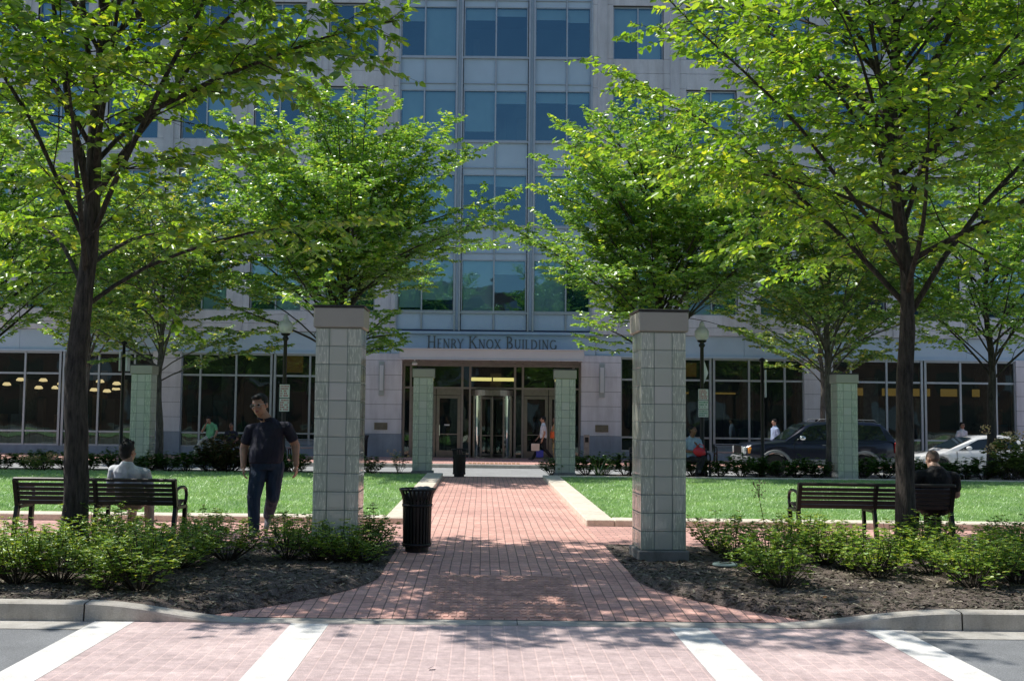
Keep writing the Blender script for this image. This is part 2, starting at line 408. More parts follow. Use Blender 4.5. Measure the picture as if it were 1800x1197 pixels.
M['yellowcloth'] = cloth('yellow_cloth', (.70, .48, .20)); M['orange'] = cloth('orange_cloth', (.70, .14, .04)); M['shoe'] = simple('shoe', (.05, .05, .055), .5, var=.2)
M['shoe_grey'] = simple('grey_shoe', (.13, .14, .16), .6, var=.2)
M['eye'] = simple('eye', (.03, .02, .02), .2, var=.1); M['lip'] = simple('lip', (.24, .09, .075), .5, var=.1)
M['suv'] = simple('navy_paint', (.004, .007, .022), .3, .0, var=.05, bump=0.0, **{'Coat Weight': .45, 'Coat Roughness': .05})
M['whitecar'] = simple('white_paint', (.80, .80, .80), .3, 0, var=.02, bump=0.0, **{'Coat Weight': 1.0, 'Coat Roughness': .05})
M['darkcar'] = simple('dark_paint', (.012, .016, .025), .3, 0, var=.05, bump=0.0, **{'Coat Weight': 1.0, 'Coat Roughness': .05})
M['cladding'] = simple('grey_cladding', (.20, .21, .22), .5, .2, var=.06); M['chrome'] = simple('chrome', (.7, .7, .7), .12, 1.0, var=.05, bump=0.0)
M['carglass'] = simple('car_glass', (.010, .016, .018), .04, 0, var=.1, bump=0.0, **{'Coat Weight': .6}); M['tyre'] = simple('tyre', (.015, .015, .016), .8, var=.2)
M['headlight'] = simple('headlight', (.62, .66, .68), .1, .4, var=.2); M['amber'] = simple('amber_lens', (.75, .28, .05), .2, var=.1); M['taillight'] = simple('tail_lens', (.42, .015, .015), .2, var=.1)
M['dryleaf'] = simple('dry_leaf', (.30, .13, .05), .8, var=.3)

# ------------------------------------------------------------------ ground, street, paving
STREET_Z = -.13
def sheet(name, x0, x1, y0, y1, z, m, nx=1, ny=1, zf=None, jitter=0.0, kind='structure'):
    V = []; Q = []
    for j in range(ny + 1):
        for i in range(nx + 1):
            x = x0 + (x1 - x0) * i / nx; y = y0 + (y1 - y0) * j / ny
            V.append((x, y, (zf(x, y) if zf else z)))
    for j in range(ny):
        for i in range(nx):
            a = j * (nx + 1) + i; Q.append((a, a + 1, a + nx + 2, a + nx + 1))
    o = link(name, quads_mesh(name, np.array(V), np.array(Q), m)); return tag(o, kind=kind)

sheet('ground', -600, 600, -300, 900, -.48, M['terrain'])
sheet('road', -80, 80, -6, 8.70, STREET_Z, M['asphalt'])
for (a, b, nm) in ((-80, -3.16, 'gutter'), (3.46, 80, 'gutter')):
    sheet(nm, a, b, 8.68, 9.03, STREET_Z + .004, M['gutter'])
BANDS = [(-3.16, -2.84), (-1.55, -1.24), (1.55, 1.86), (3.14, 3.46)]
px = [(-2.84, -1.55), (-1.24, 1.55), (1.86, 3.14)]
for a, b in px: sheet('crosswalk', a, b, 1.0, 9.03, STREET_Z + .006, M['crosspaver'])
for i, (a, b) in enumerate(BANDS):
    o = sheet('crosswalk_band', a, b, 1.0, 9.03 if i in (1, 2) else 9.0, STREET_Z + .008, M['white_band'])

def ktop(x):
    pts = [(-99, 0.02), (-3.25, 0.02), (-1.9, -.112), (2.3, -.112), (3.95, 0.02), (99, 0.02)]
    for (xa, za), (xb, zb) in zip(pts, pts[1:]):
        if xa <= x <= xb:
            t = (x - xa) / (xb - xa); t = t * t * (3 - 2 * t) if abs(za - zb) > .01 else t
            return za + (zb - za) * t
def kerb(x0, x1, n):
    V = []; Q = []
    for i in range(n + 1):
        x = x0 + (x1 - x0) * i / n; z = ktop(x); dz = max(z - STREET_Z, .015)
        prof = [(9.00, STREET_Z - .1), (9.00 + .012 * (dz / .15), z - min(.03, dz * .5)), (9.012, z - min(.012, dz * .3)), (9.032, z - .001), (9.16, z + .003), (9.165, z - .2)]
        V += [(x, y, zz) for y, zz in prof]
    k = 6
    for i in range(n):
        for j in range(k - 1):
            a = i * k + j; Q.append((a, a + k, a + k + 1, a + 1))
    o = link('kerb', quads_mesh('kerb', np.array(V), np.array(Q), M['kerb'])); tag(o, kind='structure')
    for p in o.data.polygons: p.use_smooth = False
for a, b, n in ((-60, -6.262, 4), (-6.25, -3.262, 4), (-3.25, .3, 40), (.306, 3.95, 40), (3.962, 6.95, 4), (6.962, 60, 4)): kerb(a, b, n)

def apron_z(y): return 0.0 if y >= 11.2 else -.108 * (11.2 - y) / 2.04
def xl(y):
    if y > 11.0: return -1.0
    t = (11.0 - y) / 1.85; return -1.0 - 1.35 * t ** 2.0 * (1 if t > 0 else 0)
def xr(y):
    if y > 11.0: return 1.52
    t = (11.0 - y) / 1.85; return 1.52 + 1.35 * t ** 2.0
def strip(name, ys, m, nx=6, inset=0.0, fl=xl, fr=xr, zf=apron_z, dz=0.0):
    V = []; Q = []
    for y in ys:
        for i in range(nx + 1):
            a, b = fl(y) + inset, fr(y) - inset; V.append((a + (b - a) * i / nx, y, zf(y) + dz))
    for j in range(len(ys) - 1):
        for i in range(nx):
            a = j * (nx + 1) + i; Q.append((a, a + 1, a + nx + 2, a + nx + 1))
    return tag(link(name, quads_mesh(name, np.array(V), np.array(Q), m)), kind='structure')
strip('brick_path', [9.165 + .12 * i for i in range(16)] + [11.2, 13.5], M['brick'], dz=.003)
sheet('brick_path', -1.0, 1.52, 13.5, 28.1, .003, M['brick'], 2, 6)
for (a, b) in ((-40, -1.0), (1.52, 40)): sheet('brick_walk', a, b, 13.45, 15.85, .0, M['brick_cross'])
tb = MB()
nx_, ny_ = 20, 17
for i in range(nx_):
    for j in range(ny_):
        x = -.46 + 1.33 * (i + .5) / nx_; y = 9.22 + 1.75 * (j + .5) / ny_; z = apron_z(y) + .002
        tb.obox((x, y, z + .004), (.021, 0, 0), (0, .042, .042 * .053), (0, -.0004, .006))
tag(tb.build('tactile_paving', M['tactile']), kind='structure')
strip('tactile_base', [9.2 + .225 * i for i in range(9)], M['tactile'], 1, 0, lambda y: -.48, lambda y: .89, apron_z, .0055)

def bedz(x, y):
    z = .012 + .02 * math.sin(x * 2.1 + 1) * math.sin(y * 1.7) + .012 * math.sin(x * 5.3) * math.cos(y * 4.1)
    lim = ktop(x) + .004 + max(0, y - 9.17) * .22
    d = (xl(y) - x) if x < .2 else (x - xr(y))
    return min(z, lim, apron_z(y) + .012 + max(0, d) * .35)
def bed(side):
    V = []; Q = []; ny = 44; nx = 130
    for j in range(ny + 1):
        y = 9.165 + (13.45 - 9.165) * j / ny
        for i in range(nx + 1):
            t = (i / nx) ** 2.2
            x = (xl(y) - .002) - t * 34 if side < 0 else (xr(y) + .002) + t * 34
            z = bedz(x, y) - (.02 if t == 0 else 0)
            V.append((x, y, z))
    for j in range(ny):
        for i in range(nx):
            a = j * (nx + 1) + i; q = (a, a + 1, a + nx + 2, a + nx + 1); Q.append(q if side > 0 else q[::-1])
    tag(link('mulch_bed', quads_mesh('mulch_bed', np.array(V), np.array(Q), M['mulch'])), kind='structure')
bed(-1); bed(1)
# wood chips lying on the beds
rs = np.random.RandomState(3)
def chips(n):
    V = np.zeros((n, 4, 3)); k = 0
    while k < n:
        y = 9.2 + 4.2 * rs.rand() ** 1.2; s = -1 if rs.rand() < .5 else 1
        x = (xl(y) - rs.rand() * (4.5 + y * .25)) if s < 0 else (xr(y) + rs.rand() * (4.5 + y * .25))
        L = .012 + .028 * rs.rand(); w = .004 + .009 * rs.rand(); a = rs.rand() * PI; tl = (rs.rand() - .5) * .7
        d = np.array((math.cos(a), math.sin(a), tl)) * L; e = np.array((-math.sin(a), math.cos(a), (rs.rand() - .5) * .8)) * w
        c = np.array((x, y, bedz(x, y) + .008))
        V[k] = [c - d - e, c + d - e * .6, c + d * 1.1 + e * .7, c - d + e]; k += 1
    return quads_mesh('wood_chips', V.reshape(-1, 3), np.arange(n * 4).reshape(n, 4), M['chip'])
tag(link('wood_chips', chips(26000)), kind='stuff')

# lawns with pale kerbs
def kerbs(side):
    m = MB()
    if side < 0:
        m.box(-40, -1.42, 15.85, 16.25, -.05, .095, 0, .012); m.box(-1.415, -1.005, 15.85, 27.9, -.05, .095, 0, .012)
    else:
        m.box(1.935, 40, 15.85, 16.25, -.05, .095, 0, .012); m.box(1.525, 1.93, 15.85, 27.4, -.05, .095, 0, .012); m.box(1.935, 40, 27.1, 27.4, -.05, .095, 0, .012)
    tag(m.build('lawn_kerb', M['kerb_white']), kind='structure')
kerbs(-1); kerbs(1)
def lawn(x0, x1, y1):
    sheet('lawn_soil', x0, x1, 16.25, y1, .06, M['soil'])
lawn(-40, -1.415, 27.7); lawn(1.93, 40, 27.1)
def grass(n, boxes):
    tot = []
    for (x0, x1, y0, y1, frac) in boxes:
        k = int(n * frac); u = rs.rand(k); y = y0 + (y1 - y0) * u ** 1.35
        hw = (y * .5 + .6)
        x = x0 + (x1 - x0) * rs.rand(k)
        x = np.clip(x, -hw, hw + .4); x = np.where((x <= -hw + 1e-6) | (x >= hw + .4 - 1e-6), x0 + (x1 - x0) * rs.rand(k), x)
        tot.append(np.stack([x, y], 1))
    P = np.concatenate(tot); k = len(P)
    a = rs.rand(k) * 2 * PI; L = .03 + .026 * rs.rand(k); w = .0035 + .004 * rs.rand(k) + .00025 * (P[:, 1] - 16)
    lean = (rs.rand(k) - .15) * 2.1; b = rs.rand(k) * 2 * PI
    base = np.stack([P[:, 0], P[:, 1], np.full(k, .058)], 1)
    e = np.stack([np.cos(a) * w, np.sin(a) * w, np.zeros(k)], 1)
    tip = base + np.stack([np.cos(b) * L * lean, np.sin(b) * L * lean, L], 1)
    V = np.stack([base - e, base + e, tip], 1).reshape(-1, 3)
    return quads_mesh('lawn_grass', V, np.arange(k * 3).reshape(k, 3), M['grass'])
tag(link('lawn_grass', grass(190000, [(-14.5, -1.42, 16.26, 27.7, .5), (1.94, 15.5, 16.26, 27.1, .5)])), kind='stuff')

# far planting beds, street and pavement
for (a, b) in ((-40, -1.42), (1.93, 40)): sheet('planting_bed', a, b, 27.1, 29.6, .02, M['mulch'], 20, 4)
sheet('path_ramp', -1.42, 1.93, 28.1, 29.9, 0, M['farstreet'], 1, 4, lambda x, y: .0 - .33 * (y - 28.1) / 1.8)
m = MB(); m.box(-60, -1.42, 29.6, 29.8, -.45, .0, 0, .02); m.box(1.93, 60, 29.6, 29.8, -.45, .0, 0, .02); tag(m.build('far_kerb', M['kerb']), kind='structure')
sheet('far_street', -90, 90, 29.8, 39.3, -.335, M['farstreet'])
m = MB(); m.box(-90, 90, 39.3, 39.5, -.45, -.2, 0, .02); tag(m.build('pavement_kerb', M['kerb']), kind='structure')
sheet('pavement', -90, 90, 39.5, 45.9, -.197, M['brick_cross'])
tb = MB()
for i in range(12):
    for j in range(5):
        tb.box(-.5 + i * .16, -.38 + i * .16, 39.7 + j * .2, 39.82 + j * .2, -.196, -.185)
tag(tb.build('tactile_strip', simple('tactile_yellow', (.5, .32, .18), .8)), kind='structure')

# ------------------------------------------------------------------ building
BY = 45.0; BX = .4; BASE = -.2; TOP = 20.2
SILL = [5.89 + 3.625 * k for k in range(4)]; WH = 2.19
SIDEX = [6.05 + 3.1 * k for k in range(6)]; WW = 2.15
bld = empty('office_building', (BX, BY, BASE), 0, 'pale stone office building with blue windows, glazed centre bay and canopied entrance', 'building')
def bp(mb, name, mats, parent=bld, smooth=False):
    """part of the building: shapes are given in world metres relative to BX, BY (x and y) and BASE shift"""
    mb.v = [(x, y, z - BASE) for x, y, z in mb.v]
    return mb.build(name, mats, parent, smooth)

for s in (-1, 1):
    stone = MB(); trim = MB()
    edges = [4.08]
    for c in SIDEX: edges += [c - WW / 2, c + WW / 2]
    edges.append(SIDEX[-1] + WW / 2 + 3.0)
    for i in range(0, len(edges), 2):
        a, b = sorted((s * edges[i], s * edges[i + 1])); c = (a + b) / 2
        z = 4.97
        for (z0, z1) in [(4.97, 5.30)] + sum([[(SILL[k] - .57 if k else 5.312, SILL[k] + .0), (SILL[k] + .012, SILL[k] + WH + .1)] for k in range(4)], []):
            pass
        cuts = [4.97, 5.30] + sum([[SILL[k] - .05, SILL[k] + WH + .12, SILL[k] + WH + .78] for k in range(4)], []) + [TOP]
        cuts = [q for q in cuts if q <= TOP]
        for z0, z1 in zip(cuts, cuts[1:]):
            stone.box(a, b, 0, .4, z0 + .006, z1 - .006)
        # raised middle strip of each pier
        w = .2
        trim.box(c - w, c + w, -.05, -.001, 4.98, TOP)
        stone.box(a, b, .05, .45, 4.97, TOP, 1)
    for c in SIDEX:
        a, b = s * c - WW / 2, s * c + WW / 2
        stone.box(a + .001, b - .001, .03, .4, 4.976, 5.294); stone.box(a + .001, b - .001, .03, .4, 5.306, SILL[0] - .056)
        for k in range(4):
            top = SILL[k + 1] - .05 if k < 3 else TOP
            mid = SILL[k] + WH + .78
            stone.box(a + .001, b - .001, .03, .4, SILL[k] + WH + .10, min(mid, top) - .008)
            if mid < top: stone.box(a + .001, b - .001, .03, .4, mid + .006, top)
            stone.box(a + .001, b - .001, .07, .42, SILL[k] + WH + .08, top, 1)
    bp(stone, 'stone_wall', [M['stone'], M['panel_dark']]); bp(trim, 'pier_strip', M['stone_trim'])
# ground-floor piers (coursed) with granite foot
piers = [(-5.34, -3.78), (3.69, 5.34), (-14.16, -12.98), (12.98, 14.16), (-24, -21.8), (21.8, 24)]
for a, b in piers:
    stone = MB(); gran = MB(); z = .76
    while z < 4.0:
        z1 = min(z + .61, 4.1)
        if 4.1 - z1 < .2: z1 = 4.1
        stone.box(a, b, .0, .5, z + .007, z1 - .007); z = z1
    stone.box(a + .01, b - .01, .03, .5, .76, 4.1, 1)
    gran.box(a - .02, b + .02, -.03, .5, BASE, .755)
    bp(stone, 'pier', [M['stone'], M['panel_dark']]); bp(gran, 'granite_base', M['granite'])
shop_c = [-9.17, 9.16, -17.98, 17.98]
for c in shop_c:
    gran = MB(); gran.box(c - 3.81, c + 3.81, .05, .5, BASE, .13); bp(gran, 'granite_base', M['granite'])
fz = MB()
for s in (-1, 1):
    x = 4.3
    while x < 25:
        a, b = sorted((s * (x + .005), s * (min(x + 3.1, 25.5) - .005))); fz.box(a, b, .12, .5, 4.12, 4.966); x += 3.1
    a, b = sorted((s * 4.3, s * 25.5)); fz.box(a, b, .03, .5, 4.04, 4.115)
bp(fz, 'frieze_panel', M['panel'])

wr = random.Random(11)
def window(x0, x1, z0, z1, y, muls, blinds, name='window', fr=.06, mat='glass_up', parent=bld):
    m = MB()
    m.box(x0, x1, y, y + .1, z0, z0 + fr); m.box(x0, x1, y, y + .1, z1 - fr, z1)
    m.box(x0, x0 + fr, y + .002, y + .1, z0 + fr, z1 - fr); m.box(x1 - fr, x1, y + .002, y + .1, z0 + fr, z1 - fr)
    for q in muls: m.box(q - fr * .5, q + fr * .5, y + .002, y + .1, z0 + fr, z1 - fr)
    w = bp(m, name, M['frame'], parent)
    p = MB(); cols = [x0 + fr] + list(muls) + [x1 - fr]
    for a, b in zip(cols, cols[1:]): e = [wr.uniform(-.012, .012) for _ in range(3)]; p.add([(a, y + .05 + e[0], z0 + fr), (b, y + .05 - e[0] + e[1], z0 + fr), (b, y + .05 + e[2], z1 - fr), (a, y + .05 - e[1], z1 - fr)], [(0, 1, 2, 3)])
    bp(p, 'pane', M[mat], w)
    if blinds:
        q = MB()
        for (a, b), h in zip(zip(cols, cols[1:]), blinds):
            if h <= 0: continue
            zb = z1 - fr - (z1 - z0) * h
            q.add([(a + .03, y + .2, zb), (b - .03, y + .2, zb), (b - .03, y + .2, z1 - fr), (a + .03, y + .2, z1 - fr)], [(0, 1, 2, 3)])
        if q.v: bp(q, 'blind', M['blind'], w)
    return w

for s in (-1, 1):
    for c in SIDEX:
        for k in range(4):
            bl = [wr.choice([0, .2, .35, .8, 1.0, 1.0, .6]) for _ in range(2)]
            window(s * c - WW / 2, s * c + WW / 2, SILL[k] - .05, SILL[k] + WH + .08, .16, [s * c], bl)
# glazed centre bay
cb = [[.9, .75, 1.0, .25, 1.0, .0], [.5, .9, .15, .2, .3, .2], [1.0, .9, .77, .22, .2, .22], [.25, 1.0, .22, .14, .2, .25]]
cur = MB(); mul = MB()
spans = [(-4.08, -1.62, -3.02), (-1.40, 1.40, 0.0), (1.62, 4.08, 3.02)]
for (a, b, c) in spans:
    for (p0, p1) in ((a, c), (c, b)):
        for k in range(4):
            top = SILL[k + 1] if k < 3 else TOP
            z0 = SILL[k] + WH
            cur.box(p0 + .035, p1 - .035, .10, .3, z0 + .012, z0 + .26)
            cur.box(p0 + .035, p1 - .035, .10, .3, z0 + .285, min(top, 99) - .085)
        cur.box(p0 + .035, p1 - .035, .10, .3, 5.13, SILL[0] - .085)
    for k in range(4):
        if k: mul.box(a, b, .02, .12, SILL[k] - .085, SILL[k] - .0)
        z0 = SILL[k] + WH
        mul.box(a, b, .05, .12, z0 + .262, z0 + .283)
    mul.box(a, b, .02, .12, SILL[0] - .085, SILL[0])
    mul.box(c - .03, c + .03, .045, .12, 5.12, TOP)
for x in (-1.64, -1.43, 1.43, 1.64, -4.08, 4.08):
    mul.box(x - .035, x + .035, -.03, .14, 5.08, TOP)
cur.box(-1.60, -1.47, .06, .3, 5.08, TOP); cur.box(1.47, 1.60, .06, .3, 5.08, TOP)
cur.box(-4.08, 4.08, .3, .36, 5.0, TOP, 1) if False else None
for k in range(4):
    z0 = SILL[k] + WH
    cur.box(-4.05, 4.05, .2, .32, z0, (SILL[k + 1] if k < 3 else TOP) - .08, 1)
bp(cur, 'spandrel_panel', [M['panel'], M['panel_dark']]); bp(mul, 'mullion', M['frame'])
for k in range(4):
    for i, (a, b, c) in enumerate(spans):
        window(a + .035, b - .035, SILL[k], SILL[k] + WH + .01, .10, [c], cb[k][2 * i:2 * i + 2], fr=.05)
# sign band over the entrance
sb = MB(); sb.box(-4.28, 4.28, .06, .4, 4.08, 4.93); sb.box(-4.3, 4.3, -.06, .4, 4.935, 5.045); sb.box(-4.3, 4.3, .02, .4, 5.047, 5.11, 1)
bp(sb, 'sign_band', [M['panel'], simple('dark_blue_strip', (.01, .03, .09), .4)])

# serif lettering made of strokes
GL = {  # strokes: (x0,y0,x1,y1,thick)   arcs: ('a',cx,cy,rx,ry,a0,a1,thick_side,thick_top)
 'H': (.78, [(.14,0,.14,1,.1),(.64,0,.64,1,.1),(.14,.52,.64,.52,.045)], [(.14,0),(.14,1),(.64,0),(.64,1)]),
 'E': (.58, [(.12,0,.12,1,.1),(.12,.975,.5,.975,.045),(.12,.52,.42,.52,.045),(.12,.025,.52,.025,.045)], [(.12,0),(.12,1)]),
 'N': (.82, [(.14,0,.14,1,.05),(.14,1,.68,0,.1),(.68,0,.68,1,.05)], [(.14,0),(.12,1),(.68,1)]),
 'R': (.66, [(.12,0,.12,1,.1),(.34,.5,.62,0,.09),('a',.28,.74,.26,.25,-90,90,.1,.045),(.12,.98,.28,.98,.045),(.12,.5,.28,.5,.045)], [(.12,0),(.12,1),(.62,0)]),
 'Y': (.70, [(.06,1,.35,.5,.09),(.64,1,.35,.5,.05),(.35,0,.35,.52,.1)], [(.06,1),(.64,1),(.35,0)]),
 'K': (.74, [(.12,0,.12,1,.1),(.14,.45,.62,1,.05),(.28,.6,.68,0,.1)], [(.12,0),(.12,1),(.62,1),(.68,0)]),
 'O': (.86, [('a',.43,.5,.38,.5,0,360,.1,.05)], []),
 'X': (.74, [(.08,1,.66,0,.1),(.64,1,.08,0,.05)], [(.08,1),(.66,0),(.64,1),(.08,0)]),
 'B': (.62, [(.12,0,.12,1,.1),('a',.26,.76,.22,.23,-90,90,.1,.045),('a',.28,.26,.27,.25,-90,90,.1,.045),(.12,.98,.27,.98,.045),(.12,.52,.28,.52,.045),(.12,.02,.29,.02,.045)], [(.12,0),(.12,1)]),
 'U': (.78, [(.14,.3,.14,1,.1),(.64,.3,.64,1,.05),('a',.39,.32,.25,.32,180,360,.07,.06)], [(.14,1),(.64,1)]),
 'I': (.30, [(.15,0,.15,1,.1)], [(.15,0),(.15,1)]),
 'L': (.56, [(.12,0,.12,1,.1),(.12,.025,.5,.025,.045)], [(.12,0),(.12,1)]),
 'D': (.78, [(.12,0,.12,1,.1),('a',.28,.5,.42,.49,-90,90,.1,.045),(.12,.98,.3,.98,.045),(.12,.02,.3,.02,.045)], [(.12,0),(.12,1)]),
 'G': (.84, [('a',.43,.5,.38,.5,45,320,.1,.05),(.73,.08,.73,.42,.09),(.58,.42,.8,.42,.04)], []),
}
def letters(mb, word, x, z, h, y, dep, gap=.10):
    for i, ch in enumerate(word):
        if ch == ' ': x += .38 * h; continue
        cap = i == 0 or word[i - 1] == ' '
        hh = h if cap else h * .76
        w, st, ser = GL[ch]; j = 0
        P = lambda u, v: (x + u * hh * .92, y, z + v * hh)
        for s_ in st:
            j += 1; dy = j * .0007
            if s_[0] == 'a':
                _, cx, cy, rx, ry, a0, a1, ts, tt = s_
                n = max(8, int(abs(a1 - a0) / 15)); vs = []
                for q in range(n + 1):
                    a = math.radians(a0 + (a1 - a0) * q / n); t = ts * abs(math.cos(a)) + tt * abs(math.sin(a))
                    for d in (-.5, .5): vs.append((x + (cx + (rx + d * t - .02) * math.cos(a)) * hh * .92, y - dy, z + (cy + (ry + d * t - .025) * math.sin(a)) * hh))
                m_ = len(vs); vs += [(a, b + dep, c) for a, b, c in vs]; fs = []
                for q in range(n):
                    k = 2 * q; fs += [(k, k + 2, k + 3, k + 1), (k, k + m_, k + 2 + m_, k + 2), (k + 1, k + 3, k + 3 + m_, k + 1 + m_)]
                mb.add(vs, fs)
            else:
                x0, y0, x1, y1, t = s_
                a = Vector(P(x0, y0)); b = Vector(P(x1, y1)); d = (b - a); L = d.length; d.normalize(); r = Vector((d.z, 0, -d.x))
                if abs(d.z) > .3 and abs(d.x) > .1: pass
                mb.obox((a + b) / 2 + Vector((0, dep / 2 - dy, 0)), d * (L / 2), r * (t * hh / 2), Vector((0, dep / 2, 0)))
        for (u, v) in ser:
            j += 1; c = Vector(P(u, v)); mb.obox(c + Vector((0, dep / 2 - j * .0007, (.018 if v == 0 else -.018) * hh)), (.115 * hh, 0, 0), (0, dep / 2, 0), (0, 0, .02 * hh))
        x += (w + gap) * hh * .92
    return x
tw = letters(MB(), 'HENRY KNOX BUILDING', 0, 0, 1, 0, .1)
hgt = 5.45 / tw
lt = MB(); letters(lt, 'HENRY KNOX BUILDING', -2.75, 4.34, hgt, .03, .028)
bp(lt, 'lettering', M['letter'])

# canopy
cn = MB()
cn.box(-3.75, 3.62, -1.75, -1.69, 3.80, 4.18); cn.box(-3.82, 3.70, -1.80, -1.62, 4.182, 4.22); cn.box(-3.82, 3.70, -1.80, -1.66, 3.765, 3.798)
cn.box(-3.75, 3.62, -1.66, .05, 4.12, 4.16); cn.box(-3.78, -3.70, -1.68, .05, 3.80, 4.1); cn.box(3.57, 3.65, -1.68, .05, 3.80, 4.1)
canopy = bp(cn, 'canopy', simple('canopy_metal', (.62, .58, .60), .5, .1, var=.05, scale=1, bump=.03))
cb2 = MB()
for x in (-2.95, -1.5, 0, 1.5, 2.95): cb2.box(x - .09, x + .09, -1.62, .2, 3.82, 3.98)
bp(cb2, 'canopy_beam', M['steel'], canopy)
cs = MB(); cs.box(-3.70, 3.57, -1.6, .9, 4.0, 4.03); bp(cs, 'soffit', M['stone_trim'], canopy)

# entrance: recessed glazing, doors and revolving door
ef = MB(); EYo = .35
zt = 3.72
for x in (-3.72, -3.43, -1.27, -.94, .94, 1.27, 3.40, 3.66): ef.box(x - .045, x + .045, EYo, EYo + .12, BASE, zt)
for z0, z1 in ((2.66, 2.74), (3.60, 3.74)):
    xs = [-3.72, -3.43, -1.27, -.94, .94, 1.27, 3.40, 3.66]
    for a, b in zip(xs, xs[1:]): ef.box(a + .045, b - .045, EYo + .01, EYo + .11, z0, z1)
ef.box(-3.78, 3.69, EYo + .02, EYo + .3, 3.745, 4.0)
ent = bp(ef, 'entrance_frame', M['bronze'])
ep = MB()
xs = [-3.72, -3.43, -1.27, -.94, .94, 1.27, 3.40, 3.66]
for i, (a, b) in enumerate(zip(xs, xs[1:])):
    ep.add([(a, EYo + .06, 2.74), (b, EYo + .06, 2.74), (b, EYo + .06, 3.6), (a, EYo + .06, 3.6)], [(0, 1, 2, 3)])
    if i in (0, 2, 4, 6): ep.add([(a, EYo + .06, BASE), (b, EYo + .06, BASE), (b, EYo + .06, 2.66), (a, EYo + .06, 2.66)], [(0, 1, 2, 3)])
bp(ep, 'pane', M['glass_low'], ent)
def door(x0, x1, hx):
    m = MB(); z0, z1 = BASE + .01, 2.38
    m.box(x0, x1, EYo, EYo + .08, z0, z0 + .28); m.box(x0, x1, EYo, EYo + .08, z1 - .12, z1)
    for q in (x0, x1 - .13): m.box(q, q + .13, EYo + .001, EYo + .08, z0 + .28, z1 - .12)
    m.box(x0 + .13, x1 - .13, EYo - .03, EYo - .005, .75, .79)
    m.box(x0, x1, EYo + .01, EYo + .1, z1 + .02, 2.655)
    d = bp(m, 'glass_door', M['steel'])
    p = MB(); p.add([(x0 + .13, EYo + .04, z0 + .28), (x1 - .13, EYo + .04, z0 + .28), (x1 - .13, EYo + .04, z1 - .12), (x0 + .13, EYo + .04, z1 - .12)], [(0, 1, 2, 3)])
    bp(p, 'pane', M['glass_low'], d)
    h = MB(); h.tube([(hx, EYo - .05, .7), (hx, EYo - .05, 1.15)], .016, 8); h.tube([(hx, EYo - .05, .75), (hx, EYo + .02, .75)], .01, 6); h.tube([(hx, EYo - .05, 1.1), (hx, EYo + .02, 1.1)], .01, 6)
    bp(h, 'handle', M['chrome'], d)
    if x0 < -1: 
        n = MB(); n.box((x0 + x1) / 2 - .17, (x0 + x1) / 2 + .05, EYo + .03, EYo + .036, 1.12, 1.18); bp(n, 'door_notice', M['signwhite'], d)
door(-3.38, -2.37, -2.5); door(-2.34, -1.33, -2.2); door(1.33, 2.34, 2.2); door(2.37, 3.34, 2.5)
rv = MB(); n = 28; R = .93
for (z0, z1, r0) in ((2.38, 2.62, R), (BASE, BASE + .05, R + .01)): rv.lathe([(r0 - .06, z0), (r0, z0), (r0, z1), (r0 - .06, z1), (r0 - .06, z0)], 36, (0, EYo + .35))
for a in (35, 145, 215, 325, 60, 120):
    x, y = R * math.cos(math.radians(-a)), EYo + .35 + R * math.sin(math.radians(-a))
    rv.box(x - .035, x + .035, y - .035, y + .035, BASE, 2.38)
rev = bp(rv, 'revolving_door', M['steel'])
rg = MB()
for a0, a1 in ((35, 60), (120, 145), (215, 325)):
    for q in range(8):
        t0 = math.radians(-(a0 + (a1 - a0) * q / 8)); t1 = math.radians(-(a0 + (a1 - a0) * (q + 1) / 8))
        rg.add([(R * math.cos(t0), EYo + .35 + R * math.sin(t0), BASE), (R * math.cos(t1), EYo + .35 + R * math.sin(t1), BASE), (R * math.cos(t1), EYo + .35 + R * math.sin(t1), 2.38), (R * math.cos(t0), EYo + .35 + R * math.sin(t0), 2.38)], [(0, 1, 2, 3)])
bp(rg, 'drum_glass', M['glass_low'], rev)
for a in (-90 + 0, -20, 90, 160):
    m = MB(); d = Vector((math.cos(math.radians(a)), math.sin(math.radians(a)), 0)); c = Vector((0, EYo + .35, 0))
    for t in (.04, .86): m.obox(c + d * t + Vector((0, 0, 1.08)), d * .035, Vector((-d.y, d.x, 0)) * .02, (0, 0, 1.26))
    for z in (BASE + .12, .72, 2.3): m.obox(c + d * .45 + Vector((0, 0, z)), d * .37, Vector((-d.y, d.x, 0)) * .018, (0, 0, .05 if z != .72 else .025))
    w = bp(m, 'door_wing', M['steel'], rev)
    p = MB(); e0, e1 = c + d * .07, c + d * .83
    p.add([(e0.x, e0.y, BASE + .16), (e1.x, e1.y, BASE + .16), (e1.x, e1.y, 2.26), (e0.x, e0.y, 2.26)], [(0, 1, 2, 3)]); bp(p, 'pane', M['glass_low'], w)

# shopfronts
for c in shop_c:
    m = MB(); z0, z1 = .13, 4.04; y = .12
    xs = [-3.81, -3.03, -1.54, 0, 1.54, 3.03, 3.81]
    for i, q in enumerate(xs):
        if q == 0:
            for e in (-.075, .075): m.box(c + e - .045, c + e + .045, y - .03, y + .12, z0, z1)
        else: m.box(c + q - .04, c + q + .04, y - .02, y + .12, z0, z1)
    for (a, b) in ((z0, z0 + .07), (.69, .76), (3.08, 3.16), (z1 - .08, z1)):
        for i in range(6): m.box(c + xs[i] + .04, c + xs[i + 1] - .04, y, y + .1, a, b)
    w = bp(m, 'shopfront_window', M['frame'])
    p = MB(); p.add([(c - 3.8, y + .05, z0), (c + 3.8, y + .05, z0), (c + 3.8, y + .05, z1), (c - 3.8, y + .05, z1)], [(0, 1, 2, 3)]); bp(p, 'pane', M['glass_low'], w)
